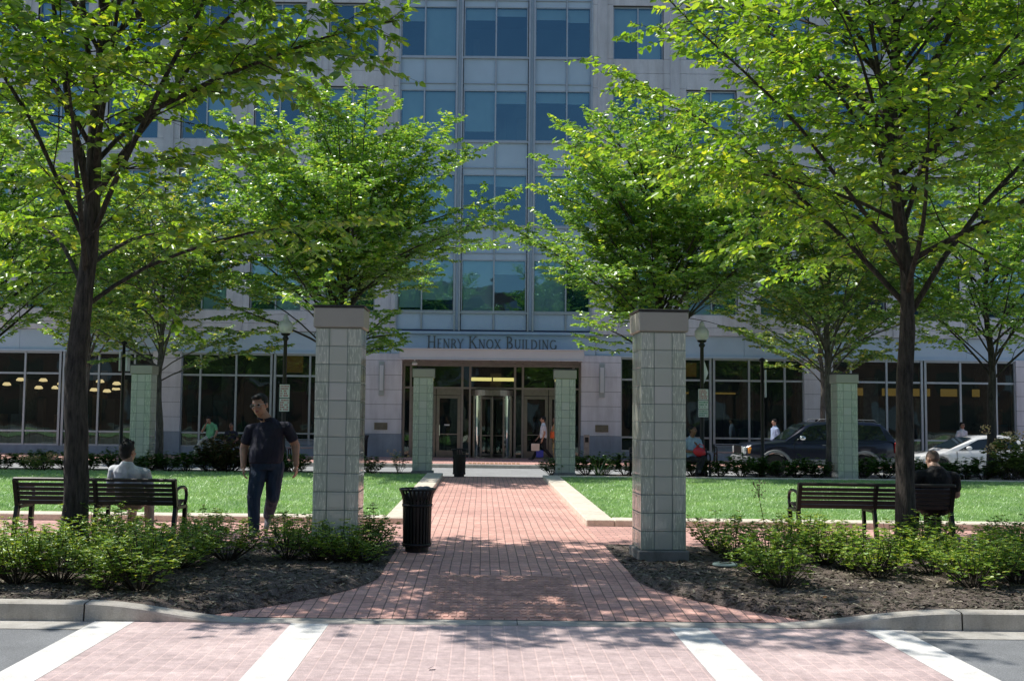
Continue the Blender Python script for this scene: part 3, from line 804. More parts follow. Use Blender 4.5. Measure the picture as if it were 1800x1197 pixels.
# interior rooms seen dimly through the glass
im = MB()
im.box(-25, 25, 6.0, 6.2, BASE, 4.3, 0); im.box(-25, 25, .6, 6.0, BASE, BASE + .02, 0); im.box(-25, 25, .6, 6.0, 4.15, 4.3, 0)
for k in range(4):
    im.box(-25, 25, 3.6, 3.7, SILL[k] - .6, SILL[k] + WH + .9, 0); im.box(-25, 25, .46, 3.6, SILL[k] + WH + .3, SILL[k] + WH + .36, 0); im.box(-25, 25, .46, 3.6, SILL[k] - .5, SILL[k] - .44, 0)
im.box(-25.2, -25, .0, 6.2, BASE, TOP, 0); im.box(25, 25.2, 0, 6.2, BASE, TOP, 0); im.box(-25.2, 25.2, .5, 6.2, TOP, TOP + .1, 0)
ir = random.Random(4)
for x in (-21, -16.5, -12.2, -9.6, -6.4, 6.1, 8.8, 11.3, 15.4, 19.0, 22.0):
    w = ir.uniform(.25, .6); im.box(x, x + w, 3 + ir.random(), 4.3, BASE, ir.uniform(2.2, 4.1), 2)
for x in range(-24, 25, 1):
    for _ in range(3):
        if ir.random() < .6: w = ir.uniform(.12, .7); h = ir.choice([.9, 1.1, 1.4, 2.1, 2.8, 3.4]); u = x + ir.random(); d_ = 1.6 + ir.random() * 3.6; im.box(u, u + w, d_, d_ + ir.uniform(.1, .5), BASE + .02, h, ir.choice([1, 1, 2, 3, 4]))
    for k in range(4):
        if ir.random() < .4: w = ir.uniform(.2, .6); im.box(x, x + w, 2.6, 3.58, SILL[k] - .4, SILL[k] + ir.uniform(.7, 2.2), 1)
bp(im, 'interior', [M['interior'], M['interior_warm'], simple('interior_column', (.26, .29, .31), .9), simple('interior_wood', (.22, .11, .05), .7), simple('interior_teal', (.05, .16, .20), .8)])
# interior lamps: pendants at the left restaurant, yellow ceiling coves at the right, lobby strip
PEND = [(36, 668), (76, 669), (68, 682), (98, 682), (108, 675), (176, 671), (165, 686), (188, 688), (205, 675), (204, 684), (12, 676), (125, 684)]
for (px_, py_) in PEND:
    Yp = 47.5 if py_ > 679 else 46.6
    x, z = F(px_, py_, Yp); m = MB(); x -= BX
    m.lathe([(.0, z + .1), (.10, z + .1), (.17, z + .02), (.17, z - .03), (.0, z - .05)], 16, (x, Yp - BY), 0)
    m.tube([(x, Yp - BY, z + .1), (x, Yp - BY, 4.15)], .008, 5, 1)
    m.lathe([(.0, z - .055), (.165, z - .055), (.19, z - .10), (.12, z - .16), (0, z - .17)], 16, (x, Yp - BY), 2)
    bp(m, 'pendant_lamp', [M['pend'], M['black'], M['interior_warm']])
ys = MB()
for a, b in ((15.3, 16.9), (17.3, 19.4), (19.9, 20.6), (21.3, 21.6)): ys.box(a, b, 2.9, 3.0, 2.62, 2.95)
ys.box(7.5, 10.9, 3.4, 3.5, 2.62, 2.7)
bp(ys, 'ceiling_light_cove', M['yellow_strip'])
ys = MB(); ys.box(-.97, -.03, 1.9, 1.95, 3.05, 3.2); ys.box(.03, .97, 1.9, 1.95, 3.05, 3.2); bp(ys, 'lobby_light', M['yellow_bright'])
ys = MB()
for (px_, a, b) in ((520, 625, 655), (1212, 638, 662)):
    x, z0 = F(px_, b, 46.5); _, z1 = F(px_, a, 46.5); ys.box(x - BX - .4, x - BX + .3, 1.5, 1.55, z0, z1)
bp(ys, 'amber_panel', emit('amber_panel', (1.0, .5, .1), .05))
# wall lamps and plaques on the entrance piers
for s, xx in ((-1, F(671, 660, 45)[0] - BX), (1, F(1058, 670, 45)[0] - BX)):
    m = MB(); m.box(xx - .11, xx + .11, -.05, -.001, 2.35, 3.75); m.box(xx - .075, xx + .075, -.13, -.052, 2.55, 3.6, 1)
    bp(m, 'wall_lamp', [M['frame'], M['globe']])
    m = MB(); m.box(xx - .27, xx + .27, -.03, -.001, .93, 1.22)
    for q in range(4): m.box(xx - .2, xx + .2 - q * .03, -.034, -.031, .98 + q * .055, 1.0 + q * .055, 1)
    bp(m, 'wall_plaque', [M['plaque'], M['letter']])
# dome camera under the canopy, keypad post
cx_, cz_ = F(729, 634, 43.6)
m = MB(); m.tube([(0, 0, .25), (0, 0, 0)], .025, 8); m.lathe([(0, .0), (.05, -.0), (.11, -.07), (.12, -.12), (.09, -.15), (0, -.16)], 16)
o = m.build('security_camera', M['banner'], None, True); o.location = (cx_, 43.6, cz_ - .02)
tag(o, 'small white dome camera hanging under the left end of the entrance canopy', 'camera')
kx, _ = F(1031, 780, 44.2)
k = empty('card_reader_post', (kx, 44.2, -.197), 0, 'short tan metal post beside the right entrance pier', 'post')
m = MB(); m.box(-.11, .11, -.08, .08, 0, 1.02, 0, .01); m.box(-.14, .14, -.11, .11, 0, .015); m.build('post_body', simple('tan_metal', (.36, .30, .25), .5), k)
m = MB(); m.box(-.07, .07, -.095, -.081, .72, .92); m.build('reader_panel', M['black'], k)

# unseen building added behind the viewer to darken reflections in the ground-floor glass
opp = empty('reflection_building', (0, -24, STREET_Z), 0, 'dark brick building added across the road, seen only as a reflection in the glass', 'building')
m = MB(); m.box(-60, 60, -.4, 0, 0, 15); m.box(-60, 60, -12, -.4, 14.8, 15); m.build('wall', simple('dark_brick', (.16, .085, .06), .9, var=.3, scale=2), opp)
for fl in range(4):
    for k in range(18):
        x = -57.5 + k * 6.6; m = MB(); m.box(x, x + 4.2, -.1, .06, .8 + fl * 3.6, 3.2 + fl * 3.6); m.build('window', M['carglass'] if (k + fl) % 3 else M['granite'], opp)

# ------------------------------------------------------------------ glass block pillars
def pillar_protos():
    blk = MB(); mod = .2035; W = .26; g = .0034; d = .07
    cols = [(-.26, -.1018), (-.1018, .1018), (.1018, .26)]
    for r in range(12):
        z0, z1 = .11 + r * mod + g, .11 + (r + 1) * mod - g
        for (a, b) in cols:
            for side in range(4):
                if side in (0, 2) : x0, x1 = a + g, b - g
                else:
                    x0, x1 = a + g, b - g
                    if a < -.2: x0 = -.26 + d + .004
                    if b > .2: x1 = .26 - d - .004
                t = MB(); t.box(x0, x1, -W + .003, -W + d, z0, z1, 0, .004)
                e = .016; q = .013
                ring = [(x0 + e, -W + .003, z0 + e), (x1 - e, -W + .003, z0 + e), (x1 - e, -W + .003, z1 - e), (x0 + e, -W + .003, z1 - e)]
                inn = [(x0 + e + q, -W + .0015, z0 + e + q), (x1 - e - q, -W + .0015, z0 + e + q), (x1 - e - q, -W + .0015, z1 - e - q), (x0 + e + q, -W + .0015, z1 - e - q)]
                t.add([(a_, b_ + .0004, c_) for a_, b_, c_ in ring] + inn, [(0, 1, 5, 4), (1, 2, 6, 5), (2, 3, 7, 6), (3, 0, 4, 7), (4, 5, 6, 7)])
                ca, sa = [(1, 0), (0, 1), (-1, 0), (0, -1)][side]
                t.v = [(x * ca - y * sa, x * sa + y * ca, z) for x, y, z in t.v]
                blk.add(t.v, t.f)
    mort = MB()
    for r in range(13): 
        z = .11 + r * mod
        for (x0, x1, y0, y1) in ((-W + .006, W - .006, -W + .006, -W + d - .01), (-W + .006, W - .006, W - d + .01, W - .006), (-W + .006, -W + d - .01, -W + d - .01, W - d + .01), (W - d + .01, W - .006, -W + d - .01, W - d + .01)):
            mort.box(x0, x1, y0, y1, z - g, z + g)
    for q in (-.1018, .1018):
        for e in (-1, 1):
            y0, y1 = sorted((e * (W - .006), e * (W - d + .01)))
            for r in range(12):
                z0, z1 = .11 + r * mod + g, .11 + (r + 1) * mod - g
                mort.box(q - g, q + g, y0, y1, z0, z1); mort.box(y0, y1, q - g, q + g, z0, z1)
    cap = MB(); zt = .11 + 12 * mod; cap.box(-.285, .285, -.285, .285, zt + .006, zt + .235, 0, .012)
    top = MB(); top.box(-.295, .295, -.295, .295, zt + .237, zt + .262, 0, .006)
    base = MB(); base.box(-.29, .29, -.29, .29, -.15, .104, 0, .012)
    return blk.mesh('glass_block', M['glassblock']), mort.mesh('mortar_joint', M['mortar']), cap.mesh('cap', M['cap']), top.mesh('cap_cover', M['captop']), base.mesh('base', M['plinth'])
PM = pillar_protos()
def pillar(x, y, z, label, s=1.0, rz=0.0):
    r = empty('glass_block_pillar', (x, y, z), rz, label, 'pillar', 'glass block pillars around the plaza')
    sh = link('glass_shaft', PM[0], r); link('mortar_joint', PM[1], sh)
    c = link('cap', PM[2], r); link('cap_cover', PM[3], c); link('base', PM[4], r)
    r.scale = (s, s, s); return r
pillar(F(591, 800, 12.15)[0], 12.42, .0, 'large glass block pillar left of the walkway, rising from the shrubs beside the walking man')
pillar(F(1165, 800, 12.15)[0] + .01, 12.50, .0, 'large glass block pillar right of the walkway on its exposed concrete base', rz=.05)
pillar(F(743, 740, 28.5)[0], 28.75, .0, 'small distant glass block pillar left of the entrance doors, beside the far bin')
pillar(F(994, 740, 28.3)[0], 28.55, .0, 'small distant glass block pillar right of the entrance doors, in front of the dark hedge')
pillar(F(1490, 750, 27.6)[0], 27.85, -.06, 'distant glass block pillar in the hedge in front of the dark blue car')
pillar(F(245, 740, 28.2)[0], 28.5, .0, 'distant glass block pillar in the left hedge behind the man in the grey shirt')

# ------------------------------------------------------------------ benches
def bench_protos(slat, tagname):
    seat = MB(); back = MB(); W = 1.02
    for i in range(7):
        y = .06 + i * .065; z = .425 + .012 * abs(i - 2.5) * (1 if i > 2 else .6)
        seat.box(-W + .03, W - .03, y, y + .052, z, z + .025, 0, .004)
    for i in range(5):
        z = .475 + i * .058; y = .035 - i * .016
        back.obox((0, y, z), (W - .03, 0, 0), (0, .011, .003), (0, -.006, .022))
    back.box(-W, W, -.075, -.012, .755, .80, 0, .012)
    def frame(x, t=.05):
        m = MB()
        P = [(x, -.02, 0), (x, .0, .2), (x, .055, .42), (x, .02, .55), (x, -.05, .775)]
        for a, b in zip(P, P[1:]): m.bar(a, b, .07, t, (1, 0, 0))
        Q = [(x, .50, 0), (x, .47, .2), (x, .49, .405)]
        for a, b in zip(Q, Q[1:]): m.bar(a, b, .06, t, (1, 0, 0))
        m.bar((x, .04, .405), (x, .50, .405), .04, t, (1, 0, 0))
        m.box(x - t * .8, x + t * .8, -.06, .03, 0, .015); m.box(x - t * .8, x + t * .8, .45, .54, 0, .015)
        return m
    def arm(x):
        m = MB(); pts = []
        for k in range(15):
            a = math.radians(200 - k * 17); pts.append((x, .30 + .22 * math.cos(a) * 1.0, .52 + .13 * math.sin(a) + .0))
        pts = [(x, .02, .60)] + [(x, .1, .655), (x, .25, .67), (x, .40, .665), (x, .50, .63), (x, .535, .56), (x, .52, .49), (x, .47, .43)]
        m.tube(pts, .022, 8); return m
    return dict(seat=seat.mesh('seat', slat), back=back.mesh('backrest', slat), frames=[frame(-W + .03).mesh('end_frame', M['black']), frame(0, .04).mesh('centre_frame', M['black']), frame(W - .03).mesh('end_frame', M['black'])],
                arms=[arm(-W + .03).mesh('armrest', M['black'], True), arm(W - .03).mesh('armrest', M['black'], True)])
BP = bench_protos(M['benchslat'], ''); BPg = bench_protos(M['benchgrey'], '')
def bench(x, y, z, rz, label, p=BP):
    r = empty('park_bench', (x, y, z), rz, label, 'bench', 'slatted park benches'); r.scale = (1, 1, .95)
    link('seat', p['seat'], r); link('backrest', p['back'], r)
    for me, nm in zip(p['frames'], ('end_frame', 'centre_frame', 'end_frame')): link(nm, me, r)
    for me in p['arms']: link('armrest', me, r)
    return r
BLx = (F(20, 845, 13.2)[0] + F(314, 845, 13.2)[0]) / 2
bench(BLx - .13, 13.6, .0, .0, 'black slatted bench on the left with the man in the grey shirt sitting on it')
BRx = (F(1410, 860, 14.1)[0] + F(1682, 860, 14.1)[0]) / 2
bench(BRx, 14.25, .0, -.03, 'black slatted bench on the right behind the tree, with the shaved-headed man on it')
WBx = F(1250, 800, 28.0)[0] - 1.03
bench(WBx, 28.45, .02, PI, 'dark bench behind the right lawn with a woman holding a red bag')
g1 = F(1302, 790, 42.2)[0]; g2 = F(508, 790, 42.0)[0]
bench(g1, 42.4, -.197, PI, 'empty grey bench against the windows, left of the dark blue car', BPg)
bench(g2, 42.4, -.197, PI, 'grey bench against the windows behind the walking man', BPg)

# ------------------------------------------------------------------ litter bins
def bin_protos():
    bars = MB(); n = 26
    for k in range(n):
        a = 2 * PI * k / n; ca, sa = math.cos(a), math.sin(a)
        prof = [(.155, .06), (.158, .3), (.162, .52), (.168, .60), (.182, .66), (.205, .715)]
        tx = (-sa * .0125, ca * .0125)
        vs = []
        for r, z in prof:
            for dr in (0, .007):
                for e in (-1, 1): vs.append(((r + dr) * ca + tx[0] * e, (r + dr) * sa + tx[1] * e, z))
        fs = []
        for i in range(len(prof) - 1):
            o = i * 4
            for (p, q) in ((0, 1), (1, 3), (3, 2), (2, 0)): fs.append((o + p, o + q, o + q + 4, o + p + 4))
        bars.add(vs, fs)
    ring = MB()
    ring.lathe([(.198, .708), (.213, .706), (.218, .718), (.210, .73), (.198, .727), (.198, .708)], 32)
    band = MB()
    band.lathe([(.150, .52), (.178, .52), (.178, .55), (.150, .55), (.150, .52)], 32)
    band2 = MB(); band2.lathe([(.148, .07), (.172, .07), (.172, .1), (.148, .1), (.148, .07)], 32)
    base = MB(); base.lathe([(0, 0), (.135, 0), (.135, .06), (.152, .075), (0, .075)], 28)
    lin = MB(); lin.lathe([(0, .08), (.135, .08), (.145, .57), (.14, .58), (0, .56)], 28)
    bag = MB(); bag.ell((.035, -.02, .66), (.11, .11, .095)); bag.ell((.10, .03, .67), (.09, .09, .085)); bag.ell((-.03, .05, .63), (.1, .1, .08))
    return [('slats', bars.mesh('slats', M['black'])), ('rim', ring.mesh('rim', M['black'], True)), ('band', band.mesh('band', M['black'], True)), ('band', band2.mesh('band', M['black'], True)), ('base', base.mesh('base', M['black'])), ('inner_can', lin.mesh('inner_can', M['black'], True))], bag.mesh('rubbish_bag', M['liner'], True)
BNP, BAG = bin_protos()
def litter_bin(x, y, z, label, bag=False, s=1.0):
    r = empty('litter_bin', (x, y, z), 0, label, 'bin', 'black slatted litter bins'); r.scale = (s, s, s)
    for nm, me in BNP: link(nm, me, r)
    if bag: link('rubbish_bag', BAG, r)
binx, biny = G(731, 972); litter_bin(binx, biny + .14, 0.004, 'black slatted litter bin at the near left edge of the brick walkway', True)
binx, biny = G(807, 838); litter_bin(binx, biny - .0, 0.004, 'distant black litter bin on the brick walkway before the entrance', s=.98)
litter_bin(F(637, 780, 44.0)[0], 44.0, -.197, 'black bin against the stone pier, half hidden behind the left glass pillar', s=1.25)

# ------------------------------------------------------------------ street lamps, banners, signs
def sign_plate(parent, x, z0, z1, w, rows, colr, y=-.075):
    m = MB(); m.box(x - w / 2, x + w / 2, y, y + .006, z0, z1, 0)
    r_ = random.Random(int(z0 * 100)); n = rows; hh = (z1 - z0) / (n + .6)
    for i in range(n):
        zc = z1 - hh * (i + .75); u = x - w * .4
        while u < x + w * .36:
            L = r_.uniform(.012, .035); 
            if r_.random() < .85: m.box(u, min(u + L, x + w * .42), y - .002, y - .0005, zc - hh * .3, zc + hh * .3, 1)
            u += L + .012
    m.build('sign_plate', [M['signwhite'], colr], parent)
def lamp_post(x, y, label, top, signs):
    r = empty('street_lamp', (x, y, .0), 0, label, 'street lamp', 'globe street lamps behind the lawn')
    m = MB(); m.lathe([(0, 0), (.16, 0), (.16, .1), (.12, .16), (.11, .55), (.075, .65), (.058, .7), (.05, top - .62), (.085, top - .58), (.085, top - .54), (.05, top - .5), (.12, top - .46), (.13, top - .42), (0, top - .42)], 18)
    m.build('pole', M['black'], r, True)
    g = MB(); t = top - .42; g.lathe([(.0, t), (.12, t), (.17, t + .06), (.20, t + .16), (.19, t + .25), (.13, t + .33), (.075, t + .37), (.075, t + .42), (.05, t + .47), (.02, t + .52), (0, t + .53)], 22)
    gl = g.build('globe', M['globe'], r, True)
    for (z0, z1, rows, c) in signs: sign_plate(r, .02, z0, z1, .27, rows, c)
    return r
Ly = 29.3
def Lz(py, px_): return F(px_, py, Ly)[1]
x500 = F(500, 680, Ly)[0]; x1232 = F(1234, 680, Ly)[0]
lamp_post(x500, Ly, 'black street lamp with white globe and red-lettered signs behind the walking man', Lz(559, 500), [(Lz(699, 500), Lz(676, 500), 5, M['signred']), (Lz(723, 500), Lz(700.5, 500), 5, M['signred'])])
lr = lamp_post(x1232, Ly, 'black street lamp with white globe behind the woman on the bench', Lz(571, 1232), [(Lz(703, 1232), Lz(684, 1232), 5, M['signred']), (Lz(719, 1232), Lz(704, 1232), 3, M['signgreen']), (Lz(733, 1232), Lz(720, 1232), 3, M['signgreen'])])
m = MB(); z0, z1 = Lz(675, 1238), Lz(632, 1238); m.add([(.05, -.02, z1), (.05, .0, z0), (.17, -.01, (z0 + z1) / 2 - .03), (.05, .02, z1), (.05, .02, z0), (.17, .02, (z0 + z1) / 2 - .03)], [(0, 1, 2), (3, 5, 4), (0, 2, 5, 3), (2, 1, 4, 5)]); m.build('pennant', M['banner'], lr)
def banner_post(px_, top, z0, z1, label, both=False):
    x = F(px_, 700, Ly)[0]; r = empty('banner_post', (x, Ly, 0), 0, label, 'post', 'slim black banner posts')
    m = MB(); m.lathe([(0, 0), (.09, 0), (.09, .08), (.05, .14), (.042, top - .1), (.08, top - .08), (.085, top - .03), (.05, top), (0, top + .02)], 14); m.build('pole', M['black'], r, True)
    for s in ((1,) if not both else (-1, 1)):
        m = MB(); m.obox((s * .10, .05, (z0 + z1) / 2), (.012 if not both else .022, 0, 0), (.01 * s, .10, 0), (0, 0, (z1 - z0) / 2)); b = m.build('banner', M['banner'], r)
        m = MB(); m.tube([(0, 0, z1 + .02), (s * .09, .2, z1 + .02)], .01, 6); m.tube([(0, 0, z0 - .02), (s * .09, .2, z0 - .02)], .01, 6); m.build('bracket', M['black'], b)
banner_post(1340, Lz(630, 1340), Lz(698, 1340), Lz(650, 1340), 'slim black post with narrow white banner, in front of the dark blue car')
banner_post(215, Lz(600, 215), Lz(652, 215), Lz(618, 215), 'slim black post with white banners beside the far left glass pillar', True)

# ------------------------------------------------------------------ vehicles (heading -x, nose at x = 0, near side at y = 0)
def loft(sections, closed=True):
    """sections: list of rings with equal vertex count"""
    m = MB(); n = len(sections[0]); vs = [p for s in sections for p in s]; fs = []
    for i in range(len(sections) - 1):
        for k in range(n):
            a = i * n + k; b = i * n + (k + 1) % n; fs.append((a, b, b + n, a + n))
    fs.append(tuple(range(n - 1, -1, -1))); e = (len(sections) - 1) * n; fs.append(tuple(e + k for k in range(n)))
    m.add(vs, fs); return m
def interp(tab, x):
    for (a, va), (b, vb) in zip(tab, tab[1:]):
        if a <= x <= b: 
            t = (x - a) / (b - a) if b > a else 0
            return va + (vb - va) * t
    return tab[-1][1] if x > tab[-1][0] else tab[0][1]
def car(name, label, loc, paint, L, W, zb, belt, roofl, wheels, wr_, flare=None, kindsuv=True, sill=.45):
    r = empty(name, loc, 0, label, 'car')
    xs = sorted(set([p[0] for p in belt] + [L * i / 28 for i in range(29)] + [w + d for w in wheels for d in (-wr_ - .05, -wr_ * .7, 0, wr_ * .7, wr_ + .05)]))
    xs = [x for x in xs if 0 <= x <= L]
    secs = []
    for x in xs:
        zt = interp(belt, x); e = min(x, L - x); pl = .0 + .16 * max(0, 1 - e / .55) ** 2   # plan taper at the ends
        z0 = zb + .12 * max(0, 1 - e / .5)
        for w in wheels:
            if abs(x - w) < wr_ + .04: z0 = max(z0, .35 + math.sqrt(max(0, (wr_ + .05) ** 2 - (x - w) ** 2)))
        z0 = min(z0, zt - .12)
        y0 = pl; y1 = W - pl
        mid = z0 + (zt - z0) * .55; ring = []
        prof = [(.05, z0), (.012, z0 + .05), (0, mid), (.015, zt - .10), (.05, zt - .03), (.12, zt)]
        ring = [(x, y0 + a, z) for a, z in prof] + [(x, y1 - a, z) for a, z in reversed(prof)]
        secs.append(ring)
    b = loft(secs).build('body', paint, r, True, 35)
    # cabin
    rx = [p[0] for p in roofl]; secs = []; xs2 = sorted(set(rx + [rx[0] + (rx[-1] - rx[0]) * i / 24 for i in range(25)]))
    for x in xs2:
        zt = interp(roofl, x); zbm = interp(belt, x) - .02; h = max(zt - zbm, .005); ins = .07 + .16 * h / .6
        prof = [(.06, zbm), (.06 + (ins - .06) * .8, zbm + h * .82), (ins + .03, zbm + h * .95), (ins + .12, zbm + h)]
        secs.append([(x, a, z) for a, z in prof] + [(x, W - a, z) for a, z in reversed(prof)])
    cab = loft(secs).build('cabin', paint, r, True, 30)
    return r, interp
def side_glass(r, quads, belt, roofl, W, name='side_window'):
    for q in quads:
        m = MB(); vs = []
        for (x, t) in q:
            zt = interp(roofl, x); zbm = interp(belt, x) - .02; h = zt - zbm; ins = .07 + .16 * h / .6
            vs.append((x, .06 + (ins - .06) * t - .006, zbm + h * t))
        m.add(vs, [tuple(range(len(vs)))]); m.build(name, M['carglass'], r)
def wheel(r, x, y, rad, s=-1):
    m = MB(); m.lathe([(.0, -.1), (rad * .62, -.1), (rad * .66, -.115), (rad * .95, -.11), (rad, -.08), (rad, .08), (rad * .95, .11), (rad * .66, .115), (0, .1)], 28)
    m.v = [(a, c, b) for a, b, c in m.v]; w = m.build('wheel', M['tyre'], r, True); w.location = (x, y, rad)
    h = MB(); h.lathe([(0, -.125), (rad * .2, -.125), (rad * .25, -.11), (rad * .6, -.118), (rad * .63, -.10), (0, -.09)], 24); h.v = [(a, c * -s * -1, b) for a, b, c in h.v]
    h.build('rim', M['chrome'], w, True)
SUVY = 36.0; sx0 = F(1311, 800, SUVY)[0]
belt = [(0, .72), (.05, .98), (.25, 1.06), (.9, 1.13), (1.35, 1.17), (4.95, 1.20), (5.1, 1.05)]
roofl = [(1.33, 1.15), (1.55, 1.33), (2.05, 1.70), (2.35, 1.80), (3.2, 1.84), (4.3, 1.82), (4.6, 1.76), (4.8, 1.55), (5.02, 1.19)]
suv, _ = car('parked_suv', 'dark blue estate car with grey wheel flares, parked behind the right hedge', (sx0, SUVY, -.335), M['suv'], 5.1, 1.9, .38, belt, roofl, (.98, 3.95), .38)
side_glass(suv, [[(1.62, .1), (2.75, .1), (2.75, .86), (2.18, .86)], [(2.85, .1), (3.62, .1), (3.62, .86), (2.85, .86)], [(3.72, .1), (4.72, .1), (4.52, .86), (3.72, .86)]], belt, roofl, 1.9)
m = MB()
m.add([(1.40, .2, 1.2), (1.40, 1.7, 1.2), (2.06, 1.62, 1.71), (2.06, .28, 1.71)], [(0, 3, 2, 1)]); m.v = [(x - .02, y, z + .012) for x, y, z in m.v]; m.build('windscreen', M['carglass'], suv)
for w in (.98, 3.95):
    m = MB(); pts = [(w + .50 * math.cos(a), -.012, .37 + .46 * math.sin(a)) for a in [math.radians(k) for k in range(-5, 190, 13)]]
    m.tube(pts, .055, 6); m.v = [(x, y * .6, z) for x, y, z in m.v]; m.build('wheel_flare', M['cladding'], suv, True)
for w in (.98, 3.95): wheel(suv, w, .12, .37); wheel(suv, w, 1.78, .37)
m = MB(); m.box(1.45, 3.45, -.02, .05, .40, .58, 0, .02); m.box(4.45, 5.08, .0, .06, .42, .66, 0, .02); m.build('sill_cladding', M['cladding'], suv)
m = MB(); m.box(-.10, .5, .02, 1.88, .40, .66, 0, .06); m.build('bumper', M['cladding'], suv, True)
m = MB(); m.box(-.045, .03, .42, 1.48, .70, .98, 1, .01)
for i in range(7): m.box(-.06, -.045, .46 + i * .15, .56 + i * .15, .72, .96, 0)
m.build('grille', [M['black'], M['chrome']], suv)
m = MB(); m.box(-.03, .14, .14, .46, .72, .96, 0, .02); m.build('headlight', M['headlight'], suv, True); m = MB(); m.box(-.03, .14, 1.5, 1.84, .72, .96, 0, .02); m.build('headlight', M['headlight'], suv, True)
m = MB(); m.box(.10, .34, .075, .2, .74, .95, 0, .02); m.build('indicator', M['amber'], suv, True)
m = MB(); m.box(4.97, 5.11, .05, .22, .80, 1.16, 0, .015); m.build('tail_light', M['taillight'], suv, True)
m = MB(); m.ell((1.86, -.10, 1.27), (.11, .09, .085)); m.tube([(1.9, .08, 1.2), (1.88, -.08, 1.24)], .02, 6); m.build('wing_mirror', M['chrome'], suv, True)
for x in (2.55, 3.45): m = MB(); m.box(x, x + .16, -.022, .0, 1.03, 1.06); m.build('door_handle', M['cladding'], suv)
m = MB()
for y in (.36, 1.54):
    m.tube([(2.5, y, 1.83), (2.6, y, 1.90), (4.4, y, 1.88), (4.5, y, 1.80)], .018, 6)
m.build('roof_rail', M['cladding'], suv, True)
m = MB()
for x in (1.62, 2.80, 3.66): m.box(x, x + .012, -.0035, .03, .5, 1.1)
m.build('door_gap', M['black'], suv)

wx0 = F(1606, 800, 36.2)[0]
beltw = [(0, .52), (.08, .66), (.4, .76), (1.0, .86), (1.25, .90), (3.9, .98), (4.45, .93), (4.6, .6)]
rooflw = [(1.1, .86), (1.35, .98), (2.05, 1.30), (2.5, 1.41), (3.1, 1.43), (3.6, 1.36), (4.1, 1.12), (4.35, .94)]
def sedan(name, label, loc, paint):
    c, _ = car(name, label, loc, paint, 4.6, 1.76, .24, beltw, rooflw, (.88, 3.62), .34, kindsuv=False)
    side_glass(c, [[(1.52, .12), (2.72, .1), (2.72, .84), (2.22, .84)], [(2.80, .1), (3.62, .1), (3.45, .84), (2.80, .84)], [(3.68, .1), (3.98, .12), (3.62, .8)]], beltw, rooflw, 1.76)
    m = MB(); m.add([(1.30, .2, .965), (1.30, 1.56, .965), (2.08, 1.5, 1.325), (2.08, .26, 1.325)], [(0, 3, 2, 1)]); m.v = [(x - .02, y, z + .016) for x, y, z in m.v]; m.build('windscreen', M['carglass'], c)
    for w in (.88, 3.62): wheel(c, w, .1, .33); wheel(c, w, 1.66, .33)
    m = MB(); m.ell((1.82, -.09, 1.0), (.10, .08, .065)); m.tube([(1.86, .08, .95), (1.84, -.07, .98)], .02, 6); m.build('wing_mirror', paint, c, True)
    m = MB(); m.box(.10, .46, .10, .22, .60, .71, 0, .02); m.build('headlight', M['headlight'], c, True)
    for x in (2.45, 3.35): m = MB(); m.box(x, x + .15, -.018, .01, .83, .86); m.build('door_handle', paint, c)
    m = MB()
    for x in (1.45, 2.76, 3.6): m.box(x, x + .01, -.0035, .03, .35, .88)
    m.build('door_gap', M['black'], c)
    return c
sedan('parked_saloon', 'white saloon car parked behind the right hedge, behind the seated man in black', (wx0, 36.2, -.335), M['whitecar'])

